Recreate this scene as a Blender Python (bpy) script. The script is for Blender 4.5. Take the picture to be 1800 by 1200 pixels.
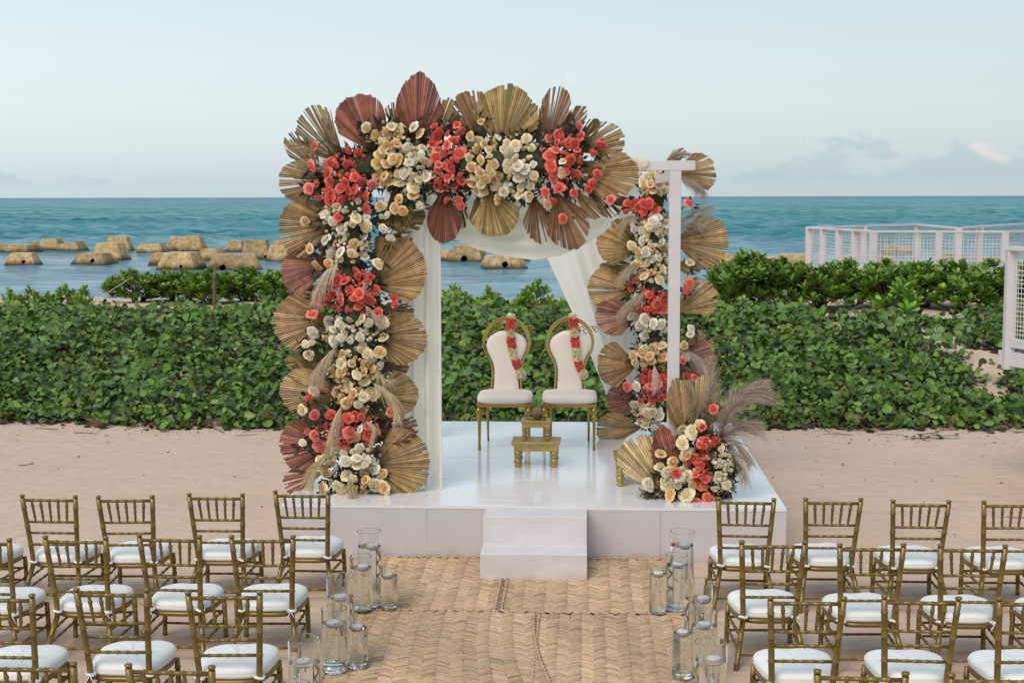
import bpy, bmesh, math, random
import numpy as np
from mathutils import Vector, Matrix

for o in list(bpy.data.objects):
    bpy.data.objects.remove(o)
S = bpy.context.scene
C = S.collection
R_ = math.radians
RNG = random.Random(7)
NP = np.random.default_rng(11)

# ------------------------------------------------------------------ camera
FPX, CAMH = 2500.0, 3.27
PITCH, YAW, ROLL = math.atan((600 - 345) / FPX), R_(2.9), R_(-0.127)
CAMROT = Matrix.Rotation(YAW, 3, 'Z') @ Matrix.Rotation(math.pi / 2 - PITCH, 3, 'X') @ Matrix.Rotation(ROLL, 3, 'Z')
cam_data = bpy.data.cameras.new('camera')
cam = bpy.data.objects.new('camera', cam_data)
C.objects.link(cam)
cam.matrix_world = Matrix.Translation((0, 0, CAMH)) @ CAMROT.to_4x4()
cam_data.sensor_fit = 'HORIZONTAL'
cam_data.sensor_width = 36.0
cam_data.lens = FPX / 1800 * 36.0
cam_data.clip_start, cam_data.clip_end = 0.1, 30000
S.camera = cam

# ------------------------------------------------------------------ sky, sun, exposure
SUN_EL, SUN_AZ = R_(48), R_(-152)          # azimuth clockwise from +Y: behind the camera, to its left
world = bpy.data.worlds.new('World')
S.world = world
world.use_nodes = True
wn, wl = world.node_tree.nodes, world.node_tree.links
wn.clear()


def W(t, **k):
    n = wn.new(t)
    for a, v in k.items():
        setattr(n, a, v)
    return n


def wmath(op, a, b=None, clamp=False):
    n = W('ShaderNodeMath', operation=op, use_clamp=clamp)
    for i, v in enumerate((a, b)):
        if v is None:
            continue
        if isinstance(v, (int, float)):
            n.inputs[i].default_value = v
        else:
            wl.new(v, n.inputs[i])
    return n.outputs[0]


def wmix(f, a, b, mode='MIX'):
    n = W('ShaderNodeMix', data_type='RGBA', blend_type=mode)
    for i, v in ((0, f), (6, a), (7, b)):
        if isinstance(v, (int, float)):
            n.inputs[i].default_value = v
        elif isinstance(v, tuple):
            n.inputs[i].default_value = v
        else:
            wl.new(v, n.inputs[i])
    return n.outputs[2]


tc = W('ShaderNodeTexCoord')
sep = W('ShaderNodeSeparateXYZ')
wl.new(tc.outputs['Generated'], sep.inputs[0])
dx, dy, dz = sep.outputs
ramp = W('ShaderNodeValToRGB')
wl.new(wmath('POWER', wmath('MAXIMUM', dz, 0.0), 0.5), ramp.inputs[0])
ce = ramp.color_ramp
stops = [(0.0, (.58, .685, .735)), (.10, (.60, .70, .745)), (.18, (.70, .785, .81)), (.25, (.765, .86, .875)), (.30, (.76, .87, .895)),
         (.37, (.68, .85, .895)), (.55, (.56, .70, .80)), (1.0, (.40, .51, .63))]
ce.elements[0].position, ce.elements[0].color = stops[0][0], (*stops[0][1], 1)
ce.elements[1].position, ce.elements[1].color = stops[-1][0], (*stops[-1][1], 1)
for p, c in stops[1:-1]:
    e = ce.elements.new(p)
    e.color = (*c, 1)
# a touch brighter towards the side the light comes from
glow = wmath('ADD', 1.0, wmath('MULTIPLY', wmath('ADD', dx, wmath('MULTIPLY', dy, 0.15)), -0.20))
grad = wmix(1.0, ramp.outputs[0], glow, 'MULTIPLY')
# low band of cumulus along the horizon
cv = W('ShaderNodeCombineXYZ')
wl.new(dx, cv.inputs[0]); wl.new(dy, cv.inputs[1]); wl.new(wmath('MULTIPLY', dz, 2.1), cv.inputs[2])
n1 = W('ShaderNodeTexNoise'); n1.inputs['Scale'].default_value = 26; n1.inputs['Detail'].default_value = 7; n1.inputs['Roughness'].default_value = .58
n2 = W('ShaderNodeTexNoise'); n2.inputs['Scale'].default_value = 4.2; n2.inputs['Detail'].default_value = 2
wl.new(cv.outputs[0], n1.inputs['Vector']); wl.new(cv.outputs[0], n2.inputs['Vector'])
big = wmath('MULTIPLY', wmath('SUBTRACT', n2.outputs[0], 0.5), 1.0)
dens = wmath('ADD', wmath('ADD', wmath('SUBTRACT', n1.outputs[0], wmath('MULTIPLY', dz, 12.0)), big), wmath('MULTIPLY', dx, 0.50))
cm = W('ShaderNodeMapRange', interpolation_type='SMOOTHSTEP')
wl.new(dens, cm.inputs[0]); cm.inputs[1].default_value = .24; cm.inputs[2].default_value = .37
flat = W('ShaderNodeMapRange', interpolation_type='SMOOTHSTEP')
wl.new(dz, flat.inputs[0]); flat.inputs[1].default_value = .004; flat.inputs[2].default_value = .014
cmask = wmath('MULTIPLY', cm.outputs[0], flat.outputs[0])
# warm lit tops on a few heads
n3 = W('ShaderNodeTexNoise'); n3.inputs['Scale'].default_value = 16; n3.inputs['Detail'].default_value = 3
wl.new(cv.outputs[0], n3.inputs['Vector'])
pk = W('ShaderNodeMapRange', interpolation_type='SMOOTHSTEP')
wl.new(wmath('ADD', n3.outputs[0], wmath('MULTIPLY', dz, 2.5)), pk.inputs[0]); pk.inputs[1].default_value = .64; pk.inputs[2].default_value = .76
ccol = wmix(pk.outputs[0], (.46, .60, .66, 1), (.84, .79, .77, 1))
withc = wmix(wmath('MULTIPLY', cmask, .62), grad, ccol)
# faint daytime moon
mdir = (CAMROT @ Vector(((1004 - 900) / FPX, -(137 - 600) / FPX, -1))).normalized()
dot = W('ShaderNodeVectorMath', operation='DOT_PRODUCT')
wl.new(tc.outputs['Generated'], dot.inputs[0]); dot.inputs[1].default_value = mdir
ml = W('ShaderNodeMapRange'); wl.new(dot.outputs['Value'], ml.inputs[0])
ml.inputs[1].default_value = math.cos(11.5 / FPX); ml.inputs[2].default_value = math.cos(9.5 / FPX)
withm = wmix(wmath('MULTIPLY', ml.outputs[0], .30), withc, (.90, .93, .95, 1))
nish = W('ShaderNodeTexSky', sky_type='NISHITA')
nish.sun_disc = False
nish.sun_elevation, nish.sun_rotation = SUN_EL, SUN_AZ
nscaled = wmix(1.0, nish.outputs[0], (.09, .09, .09, 1), 'MULTIPLY')
final = wmix(.06, withm, nscaled)
bg = W('ShaderNodeBackground'); bg.inputs[1].default_value = 1.0
wo = W('ShaderNodeOutputWorld')
wl.new(final, bg.inputs[0]); wl.new(bg.outputs[0], wo.inputs[0])

sun_d = bpy.data.lights.new('sun', 'SUN')
sun_d.energy, sun_d.angle, sun_d.color = 2.2, R_(38), (1.0, .87, .76)
sun = bpy.data.objects.new('sun', sun_d)
C.objects.link(sun)
sdir = Vector((math.sin(SUN_AZ) * math.cos(SUN_EL), math.cos(SUN_AZ) * math.cos(SUN_EL), math.sin(SUN_EL)))
sun.rotation_euler = sdir.to_track_quat('Z', 'Y').to_euler()

vs = S.view_settings
vs.view_transform, vs.look, vs.exposure, vs.gamma, vs.use_curve_mapping = 'Standard', 'None', 0.0, 1.0, False
S.cycles.max_bounces = 24
S.cycles.transparent_max_bounces = 16
S.cycles.transmission_bounces = 24
S.cycles.glossy_bounces = 4
S.cycles.diffuse_bounces = 4
S.cycles.use_denoising = True
S.cycles.sample_clamp_indirect = 6.0


# ------------------------------------------------------------------ geometry of the view
def ray(px, py):
    return CAMROT @ Vector(((px - 900) / FPX, -(py - 600) / FPX, -1))


def on_z(px, py, z):
    d = ray(px, py)
    return Vector((0, 0, CAMH)) + d * ((z - CAMH) / d.z)


def on_y(px, py, Y):
    d = ray(px, py)
    return Vector((0, 0, CAMH)) + d * (Y / d.y)


def sstep(a, b, x):
    t = np.clip((x - a) / (b - a), 0, 1)
    return t * t * (3 - 2 * t)


def wob(x, y, f, seed):
    r = np.random.default_rng(seed)
    s = 0
    for k in range(6):
        a = r.uniform(0, 2 * math.pi)
        ff = f * r.uniform(.6, 1.7)
        s = s + np.sin((x * math.cos(a) + y * math.sin(a)) * ff + r.uniform(0, 6.28))
    return s / 6


def gz(x, y):
    x = np.asarray(x, float); y = np.asarray(y, float)
    yy = y + .35 * wob(x, y, .9, 3)
    z = 1.14 * sstep(19.4, 26.3, yy) - 3.4 * sstep(29.5, 42, y)
    near = 1 - sstep(18.5, 20.5, y)
    z = z + (1 - near) * (.07 * wob(x, y, 1.6, 5) + .03 * wob(x, y, 4, 6))
    z = z + near * (.010 * wob(x, y, 3.0, 8) + .006 * wob(x, y, 9.0, 9)) * sstep(6.5, 8, np.abs(y) + 0 * x)
    return z


def on_ground(px, py):
    d = ray(px, py)
    t = 8.0 / d.y
    while True:
        p = Vector((0, 0, CAMH)) + d * t
        if p.z <= float(gz(p.x, p.y)) or p.y > 60:
            return p
        t += .03


# ------------------------------------------------------------------ materials
def nodes_of(m):
    m.use_nodes = True
    nt = m.node_tree
    return nt, nt.nodes['Principled BSDF'], nt.nodes['Material Output']


def pm(name, col, rough=.5, metal=0.0, var=.12, vscale=6.0, bump=0.0, bscale=40.0, attr=False, transl=0.0, spec=.5, rnd=0.0, coat=0.0, detail=4, bdist=.01, space='Object', col2=None):
    m = bpy.data.materials.new(name)
    nt, b, out = nodes_of(m)
    N, L = nt.nodes, nt.links
    b.inputs['Roughness'].default_value = rough
    b.inputs['Metallic'].default_value = metal
    b.inputs['Specular IOR Level'].default_value = spec
    if coat:
        b.inputs['Coat Weight'].default_value = coat
        b.inputs['Coat Roughness'].default_value = .05
    tcn = N.new('ShaderNodeTexCoord')
    if attr:
        a = N.new('ShaderNodeAttribute'); a.attribute_name = 'col'
        base = a.outputs['Color']
    else:
        rgb = N.new('ShaderNodeRGB'); rgb.outputs[0].default_value = (*col, 1)
        base = rgb.outputs[0]
    nz = N.new('ShaderNodeTexNoise')
    nz.inputs['Scale'].default_value = vscale; nz.inputs['Detail'].default_value = detail
    L.new(tcn.outputs[space], nz.inputs['Vector'])
    mr = N.new('ShaderNodeMapRange')
    L.new(nz.outputs[0], mr.inputs[0])
    mr.inputs[1].default_value, mr.inputs[2].default_value = .3, .7
    mr.inputs[3].default_value, mr.inputs[4].default_value = 1 - var, 1 + var
    fac = mr.outputs[0]
    if col2:
        mx2 = N.new('ShaderNodeMix'); mx2.data_type = 'RGBA'
        mr2 = N.new('ShaderNodeMapRange'); L.new(nz.outputs[0], mr2.inputs[0])
        mr2.inputs[1].default_value, mr2.inputs[2].default_value = .45, .68
        L.new(mr2.outputs[0], mx2.inputs[0]); L.new(base, mx2.inputs[6]); mx2.inputs[7].default_value = (*col2, 1)
        base = mx2.outputs[2]
    if rnd:
        oi = N.new('ShaderNodeObjectInfo')
        m2 = N.new('ShaderNodeMapRange'); L.new(oi.outputs['Random'], m2.inputs[0])
        m2.inputs[3].default_value, m2.inputs[4].default_value = 1 - rnd, 1 + rnd
        mm = N.new('ShaderNodeMath'); mm.operation = 'MULTIPLY'
        L.new(fac, mm.inputs[0]); L.new(m2.outputs[0], mm.inputs[1])
        fac = mm.outputs[0]
    mx = N.new('ShaderNodeMix'); mx.data_type = 'RGBA'; mx.blend_type = 'MULTIPLY'
    mx.inputs[0].default_value = 1
    L.new(base, mx.inputs[6]); L.new(fac, mx.inputs[7])
    L.new(mx.outputs[2], b.inputs['Base Color'])
    if bump:
        bn = N.new('ShaderNodeTexNoise')
        bn.inputs['Scale'].default_value = bscale; bn.inputs['Detail'].default_value = 5
        L.new(tcn.outputs[space], bn.inputs['Vector'])
        bp = N.new('ShaderNodeBump')
        bp.inputs['Strength'].default_value = bump; bp.inputs['Distance'].default_value = bdist
        L.new(bn.outputs[0], bp.inputs['Height']); L.new(bp.outputs[0], b.inputs['Normal'])
    if transl:
        t = N.new('ShaderNodeBsdfTranslucent'); L.new(mx.outputs[2], t.inputs[0])
        ms = N.new('ShaderNodeMixShader'); ms.inputs[0].default_value = transl
        L.new(b.outputs[0], ms.inputs[1]); L.new(t.outputs[0], ms.inputs[2]); L.new(ms.outputs[0], out.inputs[0])
    return m


M = {}
M['frame'] = pm('painted_white_wood', (.62, .59, .595), .45, var=.05, bump=.15, bscale=60)
M['skirt'] = pm('white_vinyl_skirt', (.585, .545, .545), .5, var=.03, vscale=2, bump=.12, bscale=4, bdist=.03)
M['stepcloth'] = pm('white_step_cloth', (.67, .635, .63), .6, var=.04, vscale=3, bump=.25, bscale=7, bdist=.02)
def dust(m, z0, z1, col):
    """blown sand clinging to the foot of a white surface, with a ragged upper edge"""
    nt = m.node_tree; N, L = nt.nodes, nt.links
    b = N['Principled BSDF']; src = b.inputs['Base Color'].links[0].from_socket
    g = N.new('ShaderNodeNewGeometry'); sp = N.new('ShaderNodeSeparateXYZ'); L.new(g.outputs['Position'], sp.inputs[0])
    n = N.new('ShaderNodeTexNoise'); n.inputs['Scale'].default_value = 6; n.inputs['Detail'].default_value = 6; L.new(g.outputs['Position'], n.inputs['Vector'])
    ma = N.new('ShaderNodeMath'); ma.operation = 'MULTIPLY_ADD'; L.new(n.outputs[0], ma.inputs[0]); ma.inputs[1].default_value = -.30; L.new(sp.outputs[2], ma.inputs[2])
    mr = N.new('ShaderNodeMapRange'); L.new(ma.outputs[0], mr.inputs[0])
    mr.inputs[1].default_value, mr.inputs[2].default_value, mr.inputs[3].default_value, mr.inputs[4].default_value = z0 - .15, z1 - .15, .55, 0
    mx = N.new('ShaderNodeMix'); mx.data_type = 'RGBA'; L.new(mr.outputs[0], mx.inputs[0]); L.new(src, mx.inputs[6]); mx.inputs[7].default_value = (*col, 1)
    L.new(mx.outputs[2], b.inputs['Base Color'])


dust(M['skirt'], .0, .10, (.50, .38, .29))
dust(M['stepcloth'], .0, .09, (.52, .42, .34))
M['gold'] = pm('bronze_gold_paint', (.215, .145, .042), .36, .45, var=.10, vscale=9, rnd=.06)
M['goldstool'] = pm('matte_gold_paint', (.42, .30, .11), .38, .5, var=.18, vscale=14, bump=.2, bscale=50, bdist=.004)
M['mirrorgold'] = pm('polished_gold_steel', (.40, .262, .080), .20, 1.0, var=.08, vscale=3)
M['cushion'] = pm('white_cushion_fabric', (.82, .82, .80), .75, var=.03, bump=.35, bscale=9, bdist=.012)
M['cream'] = pm('cream_upholstery', (.83, .72, .63), .55, var=.03, vscale=3, bump=.15, bscale=6, bdist=.01)
M['sheer'] = pm('sheer_chiffon', (.96, .93, .85), .8, var=.03, vscale=2, transl=.40)
M['sheercream'] = pm('cream_chiffon', (.93, .89, .77), .8, var=.05, vscale=2, transl=.55)
for k_, f_ in (('sheer', .04), ('sheercream', .05)):
    nt_ = M[k_].node_tree
    o_ = nt_.nodes['Material Output']; src = o_.inputs[0].links[0].from_socket
    tr_ = nt_.nodes.new('ShaderNodeBsdfTransparent'); mx_ = nt_.nodes.new('ShaderNodeMixShader'); mx_.inputs[0].default_value = f_
    nt_.links.new(src, mx_.inputs[1]); nt_.links.new(tr_.outputs[0], mx_.inputs[2]); nt_.links.new(mx_.outputs[0], o_.inputs[0])
M['palm'] = pm('dried_palm_leaf', (1, 1, 1), .48, var=.22, vscale=16, attr=True, transl=.10)
M['leaf'] = pm('glossy_green_leaf', (1, 1, 1), .38, var=.22, vscale=3, attr=True, transl=.12, spec=.26)
M['filler'] = pm('dry_filler_sprigs', (1, 1, 1), .7, var=.2, attr=True, transl=.1)
M['plume'] = pm('pampas_plume', (1, 1, 1), .8, var=.12, attr=True, transl=.25)
M['petal'] = pm('rose_petal', (1, 1, 1), .5, var=.10, vscale=3, attr=True, transl=.18, rnd=.10)
M['moss'] = pm('dark_moss', (.042, .046, .020), .95, var=.6, vscale=30, bump=1.0, bscale=50, bdist=.02)
M['stem'] = pm('woody_stem', (.17, .115, .07), .8, var=.3, vscale=20)
M['stake'] = pm('weathered_stake', (.16, .10, .07), .85, var=.3, vscale=20, bump=.4)
M['debris'] = pm('dry_debris', (.13, .085, .05), .8, var=.5, vscale=3)
M['candle'] = pm('white_wax', (.86, .86, .85), .35, var=.01, transl=.15)
M['wick'] = pm('candle_wick', (.35, .33, .30), .8)
M['strand'] = pm('woven_palm_strand', (1, 1, 1), .6, var=.14, vscale=30, attr=True)
M['matbase'] = pm('mat_underside', (.16, .11, .06), .9, var=.2)
M['net'] = pm('white_netting', (.72, .68, .66), .7, var=.05)
M['coconut'] = pm('coconut_husk', (.30, .14, .06), .75, var=.3, vscale=30, bump=.5, bscale=60, bdist=.004)
M['string'] = pm('pale_string', (.62, .62, .56), .7)
M['dark_wood'] = pm('boardwalk_timber', (.30, .26, .23), .8, var=.2)


def deck_material():
    m = bpy.data.materials.new('glossy_white_deck')
    nt, b, out = nodes_of(m)
    N, L = nt.nodes, nt.links
    b.inputs['Base Color'].default_value = (.80, .79, .80, 1)
    b.inputs['Specular IOR Level'].default_value = .75
    t = N.new('ShaderNodeTexCoord')
    mp = N.new('ShaderNodeMapping'); mp.inputs['Scale'].default_value = (1.3, 5.0, 1)
    L.new(t.outputs['Object'], mp.inputs[0])
    n = N.new('ShaderNodeTexNoise'); n.inputs['Scale'].default_value = 1.6; n.inputs['Detail'].default_value = 3
    L.new(mp.outputs[0], n.inputs['Vector'])
    bp = N.new('ShaderNodeBump'); bp.inputs['Strength'].default_value = .25; bp.inputs['Distance'].default_value = .012
    L.new(n.outputs[0], bp.inputs['Height']); L.new(bp.outputs[0], b.inputs['Normal'])
    mr = N.new('ShaderNodeMapRange'); L.new(n.outputs[0], mr.inputs[0])
    mr.inputs[3].default_value, mr.inputs[4].default_value = .07, .20
    L.new(mr.outputs[0], b.inputs['Roughness'])
    return m


def sand_material():
    m = bpy.data.materials.new('pale_beach_sand')
    nt, b, out = nodes_of(m)
    N, L = nt.nodes, nt.links
    b.inputs['Roughness'].default_value = .95
    b.inputs['Specular IOR Level'].default_value = .2
    t = N.new('ShaderNodeTexCoord')

    def noise(sc, det=4, vec=None):
        n = N.new('ShaderNodeTexNoise'); n.inputs['Scale'].default_value = sc; n.inputs['Detail'].default_value = det
        L.new(vec or t.outputs['Object'], n.inputs['Vector'])
        return n.outputs[0]
    mp = N.new('ShaderNodeMapping'); mp.inputs['Scale'].default_value = (.8, 2.0, 1); mp.inputs['Rotation'].default_value = (0, 0, .15)
    L.new(t.outputs['Object'], mp.inputs[0])
    big, mid, rake, fine = noise(.55), noise(5), noise(2.6, 3, mp.outputs[0]), noise(160, 2)
    r = N.new('ShaderNodeValToRGB')
    r.color_ramp.elements[0].position, r.color_ramp.elements[0].color = .3, (.53, .392, .297, 1)
    r.color_ramp.elements[1].position, r.color_ramp.elements[1].color = .72, (.665, .505, .395, 1)

    def mth(op, a, c):
        n = N.new('ShaderNodeMath'); n.operation = op
        for i, v in enumerate((a, c)):
            if isinstance(v, float):
                n.inputs[i].default_value = v
            else:
                L.new(v, n.inputs[i])
        return n.outputs[0]
    s = mth('ADD', mth('MULTIPLY', big, .4), mth('MULTIPLY', mid, .25))
    s = mth('ADD', s, mth('ADD', mth('MULTIPLY', rake, .2), mth('MULTIPLY', fine, .15)))
    L.new(s, r.inputs[0]); L.new(r.outputs[0], b.inputs['Base Color'])
    dis = N.new('ShaderNodeTexNoise'); dis.inputs['Scale'].default_value = 3.0; L.new(t.outputs['Object'], dis.inputs['Vector'])
    av = N.new('ShaderNodeMixRGB'); av.blend_type = 'ADD'; av.inputs[0].default_value = .35
    L.new(t.outputs['Object'], av.inputs[1]); L.new(dis.outputs['Color'], av.inputs[2])
    vor = N.new('ShaderNodeTexVoronoi'); vor.feature = 'SMOOTH_F1'; vor.inputs['Scale'].default_value = 2.3; L.new(av.outputs[0], vor.inputs['Vector'])
    dent = N.new('ShaderNodeMapRange'); L.new(vor.outputs['Distance'], dent.inputs[0]); dent.inputs[1].default_value, dent.inputs[2].default_value = .05, .30
    where = N.new('ShaderNodeMapRange'); L.new(big, where.inputs[0]); where.inputs[1].default_value, where.inputs[2].default_value, where.inputs[3].default_value, where.inputs[4].default_value = .42, .62, .08, .75
    foot = mth('MULTIPLY', dent.outputs[0], where.outputs[0])
    hgt = mth('ADD', mth('ADD', mth('MULTIPLY', mid, .75), mth('MULTIPLY', foot, .75)), mth('ADD', mth('MULTIPLY', rake, .45), mth('MULTIPLY', fine, .08)))
    bp = N.new('ShaderNodeBump'); bp.inputs['Strength'].default_value = .9; bp.inputs['Distance'].default_value = .045
    L.new(hgt, bp.inputs['Height']); L.new(bp.outputs[0], b.inputs['Normal'])
    return m


def sea_material():
    m = bpy.data.materials.new('sea_water')
    nt, b, out = nodes_of(m)
    N, L = nt.nodes, nt.links
    g = N.new('ShaderNodeNewGeometry')
    sp = N.new('ShaderNodeSeparateXYZ'); L.new(g.outputs['Position'], sp.inputs[0])
    r = N.new('ShaderNodeValToRGB')
    mr = N.new('ShaderNodeMapRange')
    lg = N.new('ShaderNodeMath'); lg.operation = 'LOGARITHM'; lg.inputs[1].default_value = 10
    L.new(sp.outputs[1], lg.inputs[0]); L.new(lg.outputs[0], mr.inputs[0])
    mr.inputs[1].default_value, mr.inputs[2].default_value = 1.6, 3.5
    n0 = N.new('ShaderNodeTexNoise'); n0.inputs['Scale'].default_value = .02; n0.inputs['Detail'].default_value = 5
    L.new(g.outputs['Position'], n0.inputs['Vector'])
    ad = N.new('ShaderNodeMath'); ad.operation = 'MULTIPLY_ADD'
    L.new(n0.outputs[0], ad.inputs[0]); ad.inputs[1].default_value = .16; L.new(mr.outputs[0], ad.inputs[2])
    L.new(ad.outputs[0], r.inputs[0])
    e = r.color_ramp.elements
    e[0].position, e[0].color = .10, (.155, .30, .41, 1)      # sandy lagoon
    e[1].position, e[1].color = 1.0, (.028, .150, .265, 1)      # open water
    for p, c in ((.26, (.115, .275, .36)), (.36, (.045, .225, .272)), (.60, (.034, .245, .275)), (.84, (.028, .265, .285)), (.94, (.028, .21, .29))):
        x = e.new(p); x.color = (*c, 1)
    n1 = N.new('ShaderNodeTexNoise'); n1.inputs['Scale'].default_value = 1.5; n1.inputs['Detail'].default_value = 5; n1.inputs['Roughness'].default_value = .6
    mp = N.new('ShaderNodeMapping'); mp.inputs['Scale'].default_value = (.8, 1.2, 1)
    L.new(g.outputs['Position'], mp.inputs[0]); L.new(mp.outputs[0], n1.inputs['Vector'])
    st = N.new('ShaderNodeMapRange'); L.new(sp.outputs[1], st.inputs[0])
    st.inputs[1].default_value, st.inputs[2].default_value, st.inputs[3].default_value, st.inputs[4].default_value = 70, 150, .40, .55
    bp = N.new('ShaderNodeBump'); bp.inputs['Distance'].default_value = .30
    L.new(st.outputs[0], bp.inputs['Strength'])
    n2_ = N.new('ShaderNodeTexNoise'); n2_.inputs['Scale'].default_value = .33; n2_.inputs['Detail'].default_value = 6; n2_.inputs['Roughness'].default_value = .62
    L.new(mp.outputs[0], n2_.inputs['Vector'])
    hs = N.new('ShaderNodeMath'); hs.operation = 'MULTIPLY_ADD'
    L.new(n2_.outputs[0], hs.inputs[0]); hs.inputs[1].default_value = 3.0; L.new(n1.outputs[0], hs.inputs[2])
    L.new(hs.outputs[0], bp.inputs['Height'])
    # a wind-roughened surface mirrors far less at grazing angles than flat water: the cap stands for wave slopes too fine to model
    fr = N.new('ShaderNodeFresnel'); fr.inputs[0].default_value = 1.33; L.new(bp.outputs[0], fr.inputs['Normal'])
    cap = N.new('ShaderNodeMapRange'); L.new(sp.outputs[1], cap.inputs[0])
    cap.inputs[1].default_value, cap.inputs[2].default_value, cap.inputs[3].default_value, cap.inputs[4].default_value = 75, 170, .92, .44
    gust_streaks = N.new('ShaderNodeTexNoise'); gust_streaks.inputs['Scale'].default_value = .03; gust_streaks.inputs['Detail'].default_value = 9; gust_streaks.inputs['Roughness'].default_value = .90
    mpg = N.new('ShaderNodeMapping'); mpg.inputs['Scale'].default_value = (.55, 1.0, 1)
    L.new(g.outputs['Position'], mpg.inputs[0]); L.new(mpg.outputs[0], gust_streaks.inputs['Vector'])
    gm = N.new('ShaderNodeMapRange'); L.new(gust_streaks.outputs[0], gm.inputs[0])
    gm.inputs[1].default_value, gm.inputs[2].default_value, gm.inputs[3].default_value, gm.inputs[4].default_value = .40, .60, .10, 2.2
    gy_ = N.new('ShaderNodeMapRange'); L.new(sp.outputs[1], gy_.inputs[0]); gy_.inputs[1].default_value, gy_.inputs[2].default_value = 70, 130
    gy_.inputs[3].default_value, gy_.inputs[4].default_value = .35, 1.0
    one = N.new('ShaderNodeMix'); L.new(gy_.outputs[0], one.inputs[0]); one.inputs[2].default_value = 1.0; L.new(gm.outputs[0], one.inputs[3])
    c2 = N.new('ShaderNodeMath'); c2.operation = 'MULTIPLY'; L.new(cap.outputs[0], c2.inputs[0]); L.new(one.outputs[0], c2.inputs[1])
    mn = N.new('ShaderNodeMath'); mn.operation = 'MULTIPLY'
    L.new(fr.outputs[0], mn.inputs[0]); L.new(c2.outputs[0], mn.inputs[1]); mn.use_clamp = True
    gc = N.new('ShaderNodeMapRange'); L.new(gust_streaks.outputs[0], gc.inputs[0]); gc.inputs[1].default_value, gc.inputs[2].default_value, gc.inputs[3].default_value, gc.inputs[4].default_value = .38, .62, .62, 1.36  # light and dark wave streaks painted into the water colour
    gx = N.new('ShaderNodeMix'); gx.data_type = 'RGBA'; gx.blend_type = 'MULTIPLY'; gx.inputs[0].default_value = 1; L.new(r.outputs[0], gx.inputs[6]); L.new(gc.outputs[0], gx.inputs[7])
    dif = N.new('ShaderNodeBsdfDiffuse'); L.new(gx.outputs[2], dif.inputs[0]); L.new(bp.outputs[0], dif.inputs['Normal'])
    gl = N.new('ShaderNodeBsdfGlossy'); gl.inputs['Roughness'].default_value = .10; L.new(bp.outputs[0], gl.inputs['Normal'])
    ms = N.new('ShaderNodeMixShader')
    L.new(mn.outputs[0], ms.inputs[0]); L.new(dif.outputs[0], ms.inputs[1]); L.new(gl.outputs[0], ms.inputs[2]); L.new(ms.outputs[0], out.inputs[0])
    N.remove(b)
    return m


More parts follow.
